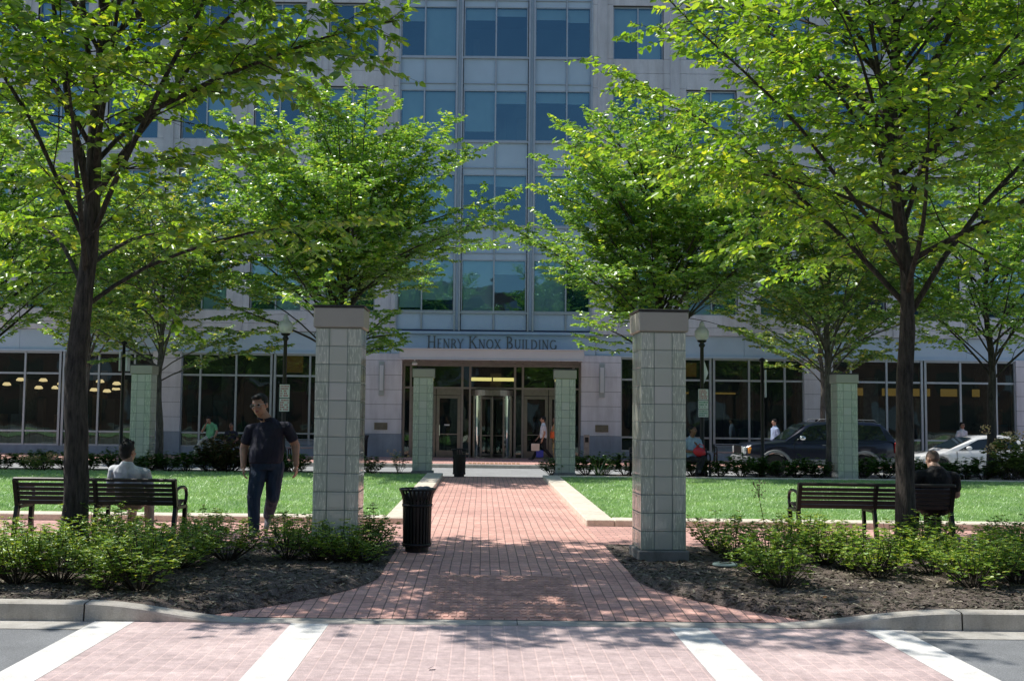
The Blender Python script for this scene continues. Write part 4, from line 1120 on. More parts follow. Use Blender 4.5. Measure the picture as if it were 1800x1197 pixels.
# ------------------------------------------------------------------ people
def person(label, J, mats, vox=.012, girth=1.0, face=True, loc=(0, 0, 0), rz=0, hairstyle='short', group=None, belly=1.0, fingers=True, collar=True, longs=True, hs=1.0):
    """J: joints in local metres, y towards the back of a figure that faces -y.  One continuous skin grown over the joints."""
    mb = MB()      # material slots: 0 skin 1 shirt 2 trousers 3 shoe 4 hair 5 eye 6 lip
    V = lambda k: Vector(J[k])
    def cone(a, b, ra, rb, mi, n=12):
        a, b = Vector(a), Vector(b); d = (b - a); L = d.length; d = d / L if L > 1e-6 else Vector((0, 0, 1))
        pts = []; rad = []
        for k in range(5): t = math.radians(90 - k * 22.5); pts.append(a - d * ra * math.sin(t) * .98); rad.append(max(ra * math.cos(t), .001))
        for k in range(5): t = math.radians(k * 22.5); pts.append(b + d * rb * math.sin(t) * .98); rad.append(max(rb * math.cos(t), .001))
        mb.tube(pts, rad, n, mi)
    def loftel(secs, mi, n=18):
        b0 = len(mb.v); rings = []
        S = [(secs[0][0], .01, .01, secs[0][3])] + list(secs) + [(secs[-1][0], .01, .01, secs[-1][3])]
        for (c, hw, hd, ax) in S:
            c = Vector(c); ax = Vector(ax).normalized(); fw = Vector((0, 0, 1)).cross(ax).normalized()
            for k in range(n):
                a = 2 * PI * k / n; q = c + ax * (hw * math.cos(a)) + fw * (hd * math.sin(a)); mb.v.append(tuple(q))
        for i in range(len(S) - 1):
            for k in range(n):
                a = b0 + i * n + k; b = b0 + i * n + (k + 1) % n; mb.f.append((a, b, b + n, a + n)); mb.m.append(mi)
        mb.f.append(tuple(b0 + n - 1 - k for k in range(n))); mb.m.append(mi); e = b0 + (len(S) - 1) * n; mb.f.append(tuple(e + k for k in range(n))); mb.m.append(mi)
    g = girth
    pel, che, nek = V('pelvis'), V('chest'), V('neck')
    shL, shR, hL, hR = V('shL'), V('shR'), V('hipL'), V('hipR')
    sax = (shR - shL).normalized(); pax = (hR - hL).normalized(); mid = pel.lerp(che, .5); up = (che - pel).normalized()
    fwd = Vector((0, 0, 1)).cross(sax).normalized()
    hw = (shR - shL).length / 2
    # shirt torso
    loftel([(pel - up * .03, .168 * g, .128 * g * belly, pax), (pel + up * .08, .176 * g, .14 * g * belly, pax), (mid - fwd * -.0, .176 * g, .142 * g * belly, (sax + pax)), (che, hw * .86, .128 * g, sax), (che + up * .11, hw * .90, .112 * g, sax), (che + up * .17, hw * .70, .09 * g, sax), (che + up * .225, hw * .42, .075 * g, sax), (che + up * .255, .07, .06, sax)], 1)
    cone(shL - up * .015, che + up * .15, .062 * g, .066, 1); cone(shR - up * .015, che + up * .15, .062 * g, .066, 1)
    # trousers seat
    loftel([(pel - up * .12, .12 * g, .115 * g, pax), (pel - up * .06, .158 * g, .125 * g, pax), (pel + up * .02, .16 * g, .12 * g, pax)], 2)
    head = V('head'); cone(che + up * .18, head - Vector((0, 0, .06)), .066 * g, .060 * g ** .5, 0)
    for s in 'LR':
        sh, el, wr, hp, kn, an = V('sh' + s), V('el' + s), V('wr' + s), V('hip' + s), V('kn' + s), V('an' + s)
        cone(sh - up * .02, sh.lerp(el, .60), .060 * g, .060 * g, 1)
        if J.get('longsleeve'): cone(sh.lerp(el, .6), el, .06 * g, .052 * g, 1); cone(el, el.lerp(wr, .9), .052 * g, .04 * g, 1)
        cone(sh.lerp(el, .5), el, .05 * g, .043 * g, 0); cone(el, wr, .045 * g, .030 * g ** .5, 0)
        cone(hp, kn, .098 * g, .070 * g, 2); cone(kn, kn.lerp(an, .5), .068 * g, .062 * g, 2); cone(kn.lerp(an, .45), an + (kn - an).normalized() * .02, .063 * g, .055 * g, 2)
        to = V('to' + s); cone(an + Vector((0, 0, -.005)), an.lerp(to, .35) - Vector((0, 0, .025)), .045, .043, 3); cone(an.lerp(to, .3) - Vector((0, 0, .02)), to, .043, .033, 3)
        # hand with palm, four fingers, thumb
        hd = V('ha' + s) if ('ha' + s) in J else wr + (wr - el).normalized() * .18
        d = (hd - wr).normalized(); side = (Vector(J['pl' + s]) if ('pl' + s) in J else Vector((0, 1, 0))); side = (side - d * side.dot(d)).normalized(); nrm = d.cross(side).normalized()
        if s == 'L': nrm = -nrm
        pc = wr + d * .085
        for q in (-1, -.33, .33, 1): cone(wr + d * .01 + side * q * .014, wr + d * .085 + side * q * .030, .016, .0135, 0, 8)
        if fingers:
            for q, Lf in zip((-1.5, -.5, .5, 1.5), (.060, .074, .080, .070)):
                b0 = wr + d * .088 + side * q * .0205; k1 = b0 + d * Lf * .45 + nrm * .006; k2 = k1 + d * Lf * .33 + nrm * .018; k3 = k2 + d * Lf * .18 + nrm * .020
                cone(b0, k1, .0098, .009, 0, 8); cone(k1, k2, .009, .0083, 0, 8); cone(k2, k3, .0083, .0072, 0, 8)
            t0 = wr + d * .03 + side * .030; t1 = t0 + d * .032 + side * .022 + nrm * .012; t2 = t1 + d * .030 + side * .004 + nrm * .014
            cone(t0, t1, .0125, .0105, 0, 8); cone(t1, t2, .0105, .008, 0, 8)
        else: cone(pc, pc + d * .07, .03, .018, 0, 8)
    # head: rotation by yaw/tilt
    yaw, tilt, nod = J.get('yaw', 0), J.get('tilt', 0), J.get('nod', 0)
    Rm = Matrix.Rotation(yaw, 3, 'Z') @ Matrix.Rotation(tilt, 3, 'Y') @ Matrix.Rotation(nod, 3, 'X')
    P = lambda x, y, z: head + Rm @ (Vector((x, y, z)) * hs)
    def he(x, y, z, rx, ry, rz_, mi): mb.ell(P(x, y, z), (rx * hs, ry * hs, rz_ * hs), mi, 16, 12, Rm)
    he(0, .012, .025, .077, .096, .093, 0); he(0, -.022, -.035, .062, .070, .078, 0); he(0, -.045, -.078, .036, .036, .032, 0)
    he(0, -.102, -.012, .013, .022, .024, 0); he(0, -.088, .012, .010, .016, .03, 0); he(0, -.072, .034, .052, .022, .014, 0)
    he(0, -.085, -.052, .024, .011, .0075, 6); he(0, -.082, -.062, .020, .011, .007, 6)
    for e in (-1, 1):
        he(e * .076, .012, -.006, .011, .021, .031, 0); he(e * .031, -.080, .008, .013, .010, .0065, 5); he(e * .04, -.062, -.022, .024, .024, .02, 0)
    hc = 4
    if hairstyle == 'short':
        he(0, .026, .046, .083, .098, .087, hc); he(0, .06, .0, .072, .062, .075, hc); he(0, -.045, .088, .062, .045, .03, hc)
        for e in (-1, 1): he(e * .068, .012, .03, .016, .045, .04, hc)
    elif hairstyle == 'spiky':
        he(0, .028, .046, .086, .10, .088, hc); he(0, .06, -.01, .076, .064, .085, hc)
        r_ = random.Random(2)
        for k in range(34):
            a = r_.uniform(0, 2 * PI); el_ = r_.uniform(.45, 1.5); dr = Vector((math.cos(a) * math.cos(el_), math.sin(a) * math.cos(el_), math.sin(el_)))
            p0 = P(dr.x * .075, .025 + dr.y * .09, .045 + dr.z * .08); d2 = (Rm @ dr + Vector((r_.uniform(-.5, .5), r_.uniform(-.3, .3), .3))).normalized(); cone(p0, p0 + d2 * r_.uniform(.02, .05), .018, .005, hc, 6)
    elif hairstyle == 'shaved':
        he(0, .018, .034, .0785, .0965, .0875, hc); he(0, .055, .0, .066, .056, .06, hc)
    elif hairstyle == 'bun':
        he(0, .03, .046, .084, .10, .088, hc); he(0, .065, .0, .074, .062, .085, hc); he(0, .12, .06, .045, .045, .045, hc)
    tmp = mb.mesh('tmp', [mats[0]]); ot = bpy.data.objects.new('tmp', tmp); COL.objects.link(ot)
    rm = ot.modifiers.new('r', 'REMESH'); rm.mode = 'VOXEL'; rm.voxel_size = vox
    sm = ot.modifiers.new('s', 'SMOOTH'); sm.factor = .5; sm.iterations = 3 if vox < .01 else 2
    dg = bpy.context.evaluated_depsgraph_get(); dg.update()
    me = bpy.data.meshes.new_from_object(ot.evaluated_get(dg), depsgraph=dg)
    bv = BVHTree.FromPolygons([Vector(v) for v in mb.v], mb.f)
    bpy.data.objects.remove(ot)
    me.materials.clear()
    for mt in mats: me.materials.append(mt)
    idx = np.zeros(len(me.polygons), dtype=np.int32)
    order = mb.m
    for i, p in enumerate(me.polygons):
        h = bv.find_nearest(p.center); idx[i] = order[h[2]] if h[2] is not None else 0
    me.polygons.foreach_set('material_index', idx); me.polygons.foreach_set('use_smooth', np.ones(len(me.polygons), dtype=bool)); me.name = 'person'
    o = link('person', me); o.location = loc; o.rotation_euler = (0, 0, rz)
    tag(o, label, 'person', group)
    return o, head, Rm, P

def mats7(skin, shirt, trou, shoe='shoe', hair='hair'): return [M[skin], M[shirt], M[trou], M[shoe], M[hair], M['eye'], M['lip']]

# the walking man (facing the camera)
ax0, ay0 = G(470, 941)
ay0 = 14.25; ax0 = F(470, 800, 14.25)[0]
J = dict(pelvis=(-.015, -.01, .97), chest=(.0, .0, 1.27), neck=(-.04, 0, 1.52), head=(-.10, -.07, 1.685), shL=(-.235, .02, 1.375), shR=(.25, .0, 1.415), elL=(-.315, .03, 1.12), elR=(.355, .06, 1.17),
         wrL=(-.29, -.10, .885), wrR=(.385, -.02, .91), haL=(-.265, -.15, .72), haR=(.395, -.06, .74), plL=(.2, -1, 0), plR=(-.2, -1, 0), hipL=(-.10, 0, .90), hipR=(.10, .02, .90),
         knL=(-.13, -.16, .50), knR=(.08, .02, .49), anL=(-.105, -.22, .085), anR=(-.035, .34, .22), toL=(-.125, -.40, .035), toR=(-.04, .25, .06), yaw=-.30, tilt=-.14, nod=.08)
man, hd, Rm, P = person('heavyset man in navy polo shirt and jeans walking along the brick path', J, mats7('skin', 'navy', 'denim', 'shoe_grey'), vox=.0065, girth=1.30, loc=(ax0, ay0, .0), rz=.0, belly=1.12, hs=1.22)
m = MB()
for e in (-1, 1):
    pts = [P(e * .033 + .027 * math.cos(a), -.104, .008 + .018 * math.sin(a)) for a in [2 * PI * k / 14 for k in range(15)]]; m.tube(pts, .0016, 6)
    m.tube([P(e * .058, -.10, .012), P(e * .082, .0, .012)], .002, 6)
m.tube([P(-.008, -.107, .012), P(.008, -.107, .012)], .002, 6); m.build('glasses', M['frame'], man)
m = MB(); c = Vector((-.04, -.055, 1.535))
for a0, a1 in ((200, 265), (275, 340)):
    pts = [Vector((-.035 + .095 * math.cos(math.radians(q)), -.02 + .085 * math.sin(math.radians(q)), 1.525 - .035 * (1 - abs(math.cos(math.radians(q)))))) for q in range(a0, a1 + 1, 10)]
    m.tube(pts, [.016] * len(pts), 6)
m.build('shirt_collar', M['navy'], man, True)

def seated(**kw):
    J = dict(pelvis=(0, .0, .53), chest=(0, .05, .86), neck=(0, .03, 1.08), head=(0, .0, 1.25), shL=(-.20, .05, .99), shR=(.20, .05, .99), elL=(-.26, -.02, .72), elR=(.26, -.02, .72), wrL=(-.14, -.22, .62), wrR=(.14, -.22, .62),
             hipL=(-.09, -.02, .50), hipR=(.09, -.02, .50), knL=(-.11, -.44, .50), knR=(.11, -.44, .50), anL=(-.12, -.46, .08), anR=(.12, -.46, .08), toL=(-.13, -.62, .035), toR=(.13, -.62, .035))
    J.update(kw); return J
# seated men seen from behind: they face +y (rz = pi)
sxl, _ = F(229, 820, 13.85)
person('man with spiky black hair and light grey t-shirt, seated on the left bench', seated(pelvis=(0, -.02, .50), chest=(0, .07, .76), neck=(-.02, .04, .97), head=(.035, .02, 1.115), shL=(-.215, .08, .87), shR=(.205, .06, .905), elL=(-.275, .02, .60), elR=(.27, -.03, .62), yaw=-.35, tilt=.05), mats7('skin', 'greyshirt', 'khaki'), vox=.008, girth=1.05, loc=(sxl, 13.88, -.045), rz=PI, hairstyle='spiky', hs=1.06)
sxr, _ = F(1644, 830, 14.6)
person('man with shaved head and black t-shirt, seated on the right bench', seated(pelvis=(0, -.05, .50), chest=(0, -.0, .79), neck=(.0, -.04, 1.0), head=(-.0, -.085, 1.125), shL=(-.245, .03, .90), shR=(.245, .03, .92), elL=(-.30, -.05, .66), elR=(.30, -.06, .66), nod=.25, yaw=.25), mats7('skin_light', 'blackcloth', 'blackcloth', 'shoe', 'stubble'), vox=.008, girth=1.3, loc=(sxr, 14.60, -.06), rz=PI + .03, hairstyle='shaved', hs=1.0)
# woman with red bag on the far bench
wx, _ = F(1218, 800, 28.2)
wo, *_ = person('woman in blue patterned top sitting on the far bench with a red bag', seated(yaw=.7, wrR=(.03, -.2, .86), elR=(.22, -.1, .70), wrL=(.0, -.25, .70), longsleeve=False, knL=(-.02, -.45, .50), knR=(.1, -.40, .56), anR=(-.05, -.50, .25), toR=(-.12, -.62, .2)), mats7('skin_dark', 'patterned', 'blackcloth'), vox=.014, loc=(wx, 28.18, .0), rz=.25, hairstyle='bun', fingers=False)
m = MB(); m.ell((0, 0, 0), (.17, .08, .12)); m.tube([(-.12, 0, .08), (-.05, 0, .2), (.05, 0, .2), (.12, 0, .08)], .012, 6); o = m.build('handbag', M['red'], None, True); o.location = (wx + .10, 27.86, .70); o.rotation_euler = (0, .3, 0)
tag(o, 'bright red handbag on the lap of the seated woman', 'bag')
# man in green shirt perched on a low granite block
gx, _ = F(369, 760, 42.3)
m = MB(); m.box(-.35, .35, -.25, .25, 0, .70, 0, .02); o = m.build('granite_block', M['granite']); o.location = (gx + .05, 42.6, -.197); tag(o, 'low grey granite block that the man in green sits on', 'block')
person('man in green polo shirt and pale trousers perched with one hand at his face', seated(pelvis=(.02, 0, .80), chest=(.03, -.02, 1.13), neck=(-.02, -.1, 1.36), head=(-.04, -.14, 1.48), shL=(-.18, -.02, 1.26), shR=(.22, -.02, 1.26), elL=(-.26, -.16, 1.02), wrL=(-.10, -.24, 1.30), elR=(.30, -.1, 1.0), wrR=(.22, -.2, .80), hipL=(-.09, -.02, .78), hipR=(.11, -.02, .78), knL=(-.30, -.30, .62), knR=(.16, -.40, .55), anL=(-.52, -.42, .09), anR=(.10, -.36, .09), toL=(-.60, -.55, .04), toR=(.10, -.52, .04), nod=.35), mats7('skin', 'green', 'khaki'), vox=.014, loc=(gx, 42.3, -.197), fingers=False)
dx, _ = F(408, 770, 42.4)
person('person in dark clothes sitting low behind the reddish bush, beside the man in green', seated(yaw=-.4), mats7('skin_dark', 'navy', 'blackcloth', 'shoe', 'hair'), vox=.016, loc=(dx, 42.2, -.197), fingers=False, hairstyle='bun')
m = MB()
for y in (0, .13, .26): m.box(-.5, .5, -.2 + y, -.1 + y, .42, .46)
for x in (-.42, .42): m.box(x - .03, x + .03, -.18, .16, 0, .42)
o = m.build('low_stool', M['benchgrey']); o.location = (dx, 42.25, -.197); tag(o, 'low slatted grey seat under the person behind the reddish bush', 'seat')

def standing(**kw):
    J = dict(pelvis=(0, 0, .93), chest=(0, 0, 1.24), neck=(0, 0, 1.47), head=(0, -.02, 1.62), shL=(-.19, 0, 1.37), shR=(.19, 0, 1.37), elL=(-.24, .04, 1.10), elR=(.24, .04, 1.10), wrL=(-.23, -.05, .86), wrR=(.23, -.05, .86),
             hipL=(-.09, 0, .88), hipR=(.09, 0, .88), knL=(-.09, -.05, .48), knR=(.09, .03, .48), anL=(-.09, 0, .08), anR=(.09, .05, .08), toL=(-.1, -.16, .035), toR=(.1, -.11, .035))
    J.update(kw); return J
# man in white shirt walking left with bags (profile: faces -x  => rz = -pi/2)
bx_, _ = F(955, 770, 42.4)
person('man in white shirt and dark trousers walking left past the entrance doors carrying bags', standing(knL=(-.09, -.22, .50), anL=(-.09, -.40, .10), toL=(-.09, -.55, .09), knR=(.09, .05, .48), anR=(.09, .34, .16), toR=(.09, .22, .05), elL=(-.25, -.03, 1.10), wrL=(-.24, -.20, .90)), mats7('skin', 'whitecloth', 'blackcloth'), vox=.014, loc=(bx_, 42.4, -.197), rz=-PI / 2, fingers=False)
t = empty('shopping_bag', (bx_ - .26, 42.16, .24), 0, 'blue and white carrier bag in the hand of the man in the white shirt', 'bag')
m = MB(); m.box(-.22, .10, -.06, .06, -.02, .26, 0, .01); m.build('paper_sleeve', M['paper'], t)
m = MB(); m.box(-.02, .26, .07, .16, -.28, .0, 0, .02); m.build('pouch', M['bluebag'], t); m = MB(); m.tube([(-.15, 0, .26), (-.1, 0, .42), (.0, 0, .42), (.05, 0, .26)], .012, 6); m.build('handle', M['black'], t)
yx, _ = F(977, 775, 42.8)
person('person in yellow top with orange bag, half hidden behind the right entrance pillar', standing(), mats7('skin_dark', 'yellowcloth', 'yellowcloth'), vox=.016, loc=(yx, 42.9, -.197), rz=-PI / 2, fingers=False, hairstyle='bun')
m = MB(); m.box(-.14, .12, -.06, .06, -.16, .12, 0, .03); m.tube([(-.08, 0, .12), (-.02, 0, .34), (.06, 0, .12)], .012, 6); o = m.build('shoulder_bag', M['orange']); o.location = (yx - .1, 42.62, .86); tag(o, 'orange shoulder bag against the person in yellow', 'bag')
px1, _ = F(1362, 760, 41.6)
person('man in light blue shirt walking left in front of the dark blue car', standing(longsleeve=True), mats7('skin_light', 'bluecloth', 'navy'), vox=.014, loc=(px1, 41.6, -.197), rz=-PI / 2 + .3, fingers=False)
for pxx, yy, lab, shirt in ((1437, 42.3, 'person with dark hair just visible over the bonnet end of the dark blue car roof', 'greyshirt'), (1466, 41.8, 'person walking between the tree and the far right glass pillar behind the dark blue car', 'blackcloth')):
    x_, _ = F(pxx, 745, yy)
    person(lab, standing(), mats7('skin', shirt, 'blackcloth'), vox=.016, loc=(x_, yy, -.197), rz=PI / 2, fingers=False)
x_, _ = F(1691, 760, 42.6)
person('person in white and dark clothing standing by the windows behind the white car', standing(), mats7('skin', 'whitecloth', 'blackcloth'), vox=.016, loc=(x_, 42.6, -.24), rz=.3, fingers=False)
x_, _ = F(1401, 755, 42.4)
person('person in white leaning at the window, just above the bonnet of the dark blue car', standing(head=(0, -.1, 1.38), neck=(0, -.05, 1.25), chest=(0, -.02, 1.02), shL=(-.18, 0, 1.14), shR=(.18, 0, 1.14), elL=(-.2, -.1, .9), elR=(.2, -.1, .9), pelvis=(0, .1, .78), hipL=(-.09, .1, .74), hipR=(.09, .1, .74), knL=(-.09, -.05, .42), knR=(.09, -.05, .42)), mats7('skin_light', 'whitecloth', 'khaki', 'shoe', 'hair'), vox=.016, loc=(x_, 42.6, -.197), rz=PI / 2, fingers=False)

# ------------------------------------------------------------------ foliage
def leaf_mesh(name, base, dirs, ups, length, width, mats, fold=.25, curl=.12):
    """base (n,3), dirs unit (n,3), ups unit (n,3), length (n,)"""
    n = len(base); side = np.cross(dirs, ups); side /= np.maximum(np.linalg.norm(side, axis=1, keepdims=True), 1e-6); up = np.cross(side, dirs)
    L = length[:, None]; W = (width)[:, None]
    def pt(t, w, h): return base + dirs * L * t + side * W * w + up * L * h
    V = np.stack([pt(0, 0, 0), pt(.30, -1, fold * .22), pt(.72, -.72, fold * .12 - curl * .4), pt(1, 0, -curl), pt(.72, .72, fold * .12 - curl * .4), pt(.30, 1, fold * .22)], 1).reshape(-1, 3)
    o = np.arange(n)[:, None] * 6
    Q = np.concatenate([o + np.array([[0, 1, 2, 3]]), o + np.array([[0, 3, 4, 5]])], 0)
    return quads_mesh(name, V, Q, mats)

def norm(v): return v / max(np.linalg.norm(v), 1e-9)
def curve(p0, d, L, n, bend, jit, rs_, flat=None):
    """polyline that starts along d and bends towards vector `bend`"""
    pts = [np.array(p0, float)]; d = norm(np.array(d, float))
    for i in range(n):
        d = norm(d + np.array(bend) / n + (rs_.rand(3) - .5) * jit)
        pts.append(pts[-1] + d * L / n)
    return pts

def tree(loc, label, H, fork, trunk_r, limbs, seed, leaf_len, bark, leafm, crownR, elev=(35, 68), sub=.42, twig_step=.2, leaf_step=.055, keep=None, group=None, name='tree', leader=True, droop=-.25, limb_zmax=.62, twig_geo=True, lean=(0, 0), sub_step=.34, zshape=None, skip=0.0, limblist=None, per=2, limb_r=.34, lim=None, rise=.55, tap=.9, zexp=1.25):
    rs_ = np.random.RandomState(seed); R = random.Random(seed)
    root = empty(name, loc, 0, label, 'tree', group)
    wood = MB(); tw = MB()
    n = 14; tr = []
    for i in range(n + 1):
        z = H * .92 * i / n; w = .05 * math.sin(z * 1.1 + seed) + .03 * math.sin(z * 2.3)
        tr.append(np.array((lean[0] * z + w * min(1, z / 2), lean[1] * z + .04 * math.cos(z * 1.4 + seed) * min(1, z / 2), z)))
    def trad(z):
        b = trunk_r * (1 + .55 * math.exp(-z / .14) + .08 * math.exp(-z / .6))
        t = z / (H * .92); return b * (1 - .22 * min(1, z / fork)) * (1 if z < fork else max(.06, (1 - (z - fork) / (H * .92 - fork + .01)) ** tap * .9))
    fine = []
    for i in range(n):
        for q in range(4 if i < 5 else 2):
            t = q / (4 if i < 5 else 2); fine.append(tr[i] * (1 - t) + tr[i + 1] * t)
    fine.append(tr[-1])
    rad = [trad(p[2]) for p in fine]
    b0 = len(wood.v); wood.tube(fine, rad, 18)
    for i in range(b0, len(wood.v)):           # irregular, slightly fluted trunk
        x, y, z = wood.v[i]; k = (i - b0) // 18; c = fine[min(k, len(fine) - 1)]
        a = math.atan2(y - c[1], x - c[0]); f = 1 + .05 * math.sin(3 * a + z * 1.3) + .035 * math.sin(7 * a + z * 4 + seed) + .03 * R.uniform(-1, 1)
        wood.v[i] = (c[0] + (x - c[0]) * f, c[1] + (y - c[1]) * f, z)
    def at_z(z):
        t = max(0, min(n - .001, z / (H * .92) * n)); i = int(t); return tr[i] * (1 - (t - i)) + tr[i + 1] * (t - i)
    LB, LD, LU, LL = [], [], [], []
    def leaves_on(pts):
        seg = 0.0; side = 1
        for a, b in zip(pts, pts[1:]):
            d = b - a; L = np.linalg.norm(d)
            if L < 1e-6: continue
            d = d / L; k = max(1, int(L / leaf_step + rs_.rand()))
            for q in range(k):
              if rs_.rand() < skip: continue
              h = np.cross(d, (0, 0, 1.0)); nh = np.linalg.norm(h); h = h / nh if nh > .1 else np.array((1.0, 0, 0))
              for _ in range(per):
                p = a + (b - a) * (q + rs_.rand()) / k; side = -side
                ld = norm(d * .55 + h * side * .85 + (rs_.rand(3) - .5) * .7 + np.array((0, 0, -.22)))
                LB.append(p); LD.append(ld); LU.append(norm(np.array((0, 0, 1.0)) + (rs_.rand(3) - .5) * 1.9)); LL.append(leaf_len * (.65 + .6 * rs_.rand()))
    def twigs_on(pts, r0, lev_len, start=.15):
        tot = sum(np.linalg.norm(b - a) for a, b in zip(pts, pts[1:])); s = start * tot; side = 1
        cum = 0.0
        for a, b in zip(pts, pts[1:]):
            L = np.linalg.norm(b - a); d = (b - a) / max(L, 1e-6)
            while s < cum + L:
                p = a + (b - a) * (s - cum) / L; side = -side
                h = np.cross(d, (0, 0, 1.0)); h = h / max(np.linalg.norm(h), 1e-6)
                td = d * .7 + h * side * (.6 + .4 * rs_.rand()) + (rs_.rand(3) - .5) * .45
                tl = lev_len * (.45 + .75 * rs_.rand())
                q = curve(p, td, tl, 3, (0, 0, droop * .6), .18, rs_)
                if keep is None or keep(q[-1]):
                    if twig_geo: tw.tube(q, [.0042, .0034, .0026, .0015], 3, 0, False)
                    leaves_on(q)
                s += twig_step * (.7 + .6 * rs_.rand())
            cum += L
        leaves_on(pts[len(pts) // 2:])
    specs = []
    if limblist: specs = limblist
    else:
        for i in range(limbs):
            t = i / max(1, limbs - 1); z = fork + (H * limb_zmax - fork) * t ** zexp
            specs.append((z, i * 137.5 + R.uniform(-25, 25), R.uniform(*elev) + 14 * t, None))
    for (z, az, el, LL_) in specs:
        zt = z / H
        p0 = at_z(z); a = math.radians(az); e = math.radians(el)
        ex = crownR(az) if callable(crownR) else crownR
        L = LL_ if LL_ else min(ex * (1.0 + .25 * R.random()) / max(math.cos(e) * .9, .35), (H - z) / max(math.sin(e), .2) * (.86 + .2 * R.random())) * (1.0 - .25 * (zt > .5))
        d = np.array((math.cos(a) * math.cos(e), math.sin(a) * math.cos(e), math.sin(e)))
        lp = curve(p0, d, L, 9, (math.cos(a) * .38, math.sin(a) * .38, -.30), .16, rs_)
        r0 = min(trad(z) * .62, trunk_r * limb_r) * (.6 + .45 * R.random()); 
        if lim:
            g_ = 0
            while not lim(lp[-1]) and g_ < 12: L *= .88; g_ += 1; lp = curve(p0, d, L, 9, (math.cos(a) * .38, math.sin(a) * .38, -.30), .16, rs_)
        wood.tube(lp, [max(.008, r0 * (1 - .9 * i / 9)) for i in range(10)], 7)
        # side branches
        s = .14 * L; cum = 0; side = 1
        for i, (u, v) in enumerate(zip(lp, lp[1:])):
            sl = np.linalg.norm(v - u)
            while s < cum + sl:
                p = u + (v - u) * (s - cum) / sl; dd = (v - u) / sl; side = -side
                h = np.cross(dd, (0, 0, 1.0)); h = h / max(np.linalg.norm(h), 1e-6)
                bd = dd * .65 + h * side * (.55 + .5 * rs_.rand()) + np.array((0, 0, (rs_.rand() - rise) * .9))
                bl = (L - s * .72) * sub * (.6 + .7 * rs_.rand())
                bp_ = curve(p, bd, bl, 5, (0, 0, droop), .3, rs_)
                if keep is None or keep(bp_[-1]):
                    rr = max(.006, r0 * .32 * (1 - s / L * .6)); wood.tube(bp_, [rr * (1 - .16 * i) for i in range(6)], 5)
                    twigs_on(bp_, rr, max(.28, bl * .32))
                s += sub_step * (.65 + .7 * rs_.rand())
            cum += sl
        twigs_on(lp[5:], r0, .42, .05)
    # leader top
    twigs_on([at_z(H * q) for q in (.55, .62, .7, .78, .86, .91)], .01, .7, .0)
    wood.build('trunk', bark, root, True)
    if twig_geo: tw.build('twigs', M['twig'], root)
    LB_, LD_, LU_, LL2 = np.array(LB), np.array(LD), np.array(LU), np.array(LL)
    # leaf base a touch off the twig
    me = leaf_mesh('crown', LB_, LD_, LU_, LL2, LL2 * .27, leafm)
    link('crown', me, root)
    return root, len(LB)

cnt = []
TG = 'trees around the plaza'
xl_t = F(148, 700, 12.5)[0]
# near trees: kept off the open view to the entrance
def keepL(p): return not (p[2] > 6.2 and p[0] < .4 and (int(abs(p[0] * 53 + p[1] * 91 + p[2] * 37))) % 10 < 7) and p[0] < 4.1 - max(0, 4.2 - p[2]) * .4 and p[2] > 2.5 and -3.1 < p[1] < 3.1
r, c = tree((xl_t - .08, 12.5, -.02), 'large near tree on the left, its dark trunk in front of the occupied bench', 10.6, 2.8, .140, 36, 21, .115, M['bark'], M['leaf_near'], 4.0, (28, 64), .44, .16, .075, keepL, TG, lean=(.018, 0.0), limb_zmax=.74, sub_step=.33, per=3, skip=.18, tap=.55, zexp=.95, limb_r=.29, lim=lambda p: p[0] < 3.75 and abs(p[1]) < 2.9)
cnt.append(c)
xr_t = F(1590, 700, 13.3)[0]
def keepR(p): return p[0] > -4.35 + max(0, 3.4 - p[2]) * .6 and p[2] > 2.45 and -3.3 < p[1] < 3.2
r, c = tree((xr_t, 13.3, -.02), 'large near tree on the right, before the bench of the man in black', 10.4, 2.85, .116, 38, 5, .108, M['bark'], M['leaf_near'], 4.0, (28, 64), .44, .15, .07, keepR, TG, lean=(-.006, 0), limb_zmax=.72, sub_step=.32, per=2, skip=.0, limb_r=.36, tap=.55, zexp=.95, lim=lambda p: p[0] > -4.0 and abs(p[1]) < 3.0)
cnt.append(c)
def kM(zlo, H=None, cr=None):
    if H is None: return lambda p: p[2] > zlo
    prof = [(0, .74), (.15, 1.0), (.42, 1.04), (.62, .90), (.8, .68), (.95, .38), (1.2, .22)]
    def f(p):
        t = (p[2] - zlo) / (H - zlo); a = math.atan2(p[1], p[0])
        wob = 1 + .10 * math.sin(3 * a + p[2] * 1.7) + .07 * math.sin(7 * a - p[2] * 3.1)
        return p[2] > zlo and math.hypot(p[0], p[1]) < cr * interp(prof, t) * wob
    return f
def far_tree(px_, y, z, label, H, fork, tr_, limbs, seed, bark, leafm, cr, zlo, elev=(32, 72), leaf=.125, per=3, skip=0.0, x=None, tstep=.20, lstep=.075, clear=()):
    xx = F(px_, 740, y)[0] if x is None else x
    r, c = tree((xx, y, z), label, H, fork, tr_, limbs, seed, leaf, bark, leafm, cr, elev, .40, tstep, lstep, (lambda k_: (lambda p: k_(p) and not any(a < p[0] < b and p[2] < c + .15 for a, b, c in clear)))(kM(zlo, H, cr * 1.08)), TG, lim=(lambda k_: (lambda p: k_(p) and not any(a < p[0] < b and p[2] < c + .5 for a, b, c in clear)))(kM(zlo - .6, H * 1.02, cr * 1.08)), limb_zmax=.72, sub_step=.36, twig_geo=False, per=per, skip=skip, limb_r=.28, rise=.40, droop=.0); cnt.append(c)
far_tree(600, 29.4, 0, 'bushy vase-shaped tree rising behind the left glass pillar', 11.4, 2.9, .17, 58, 33, M['bark'], M['leaf_mid'], 4.6, 2.5, elev=(22, 72), clear=((1.7, 9, 4.75), (-2.2, -.9, 4.7)))
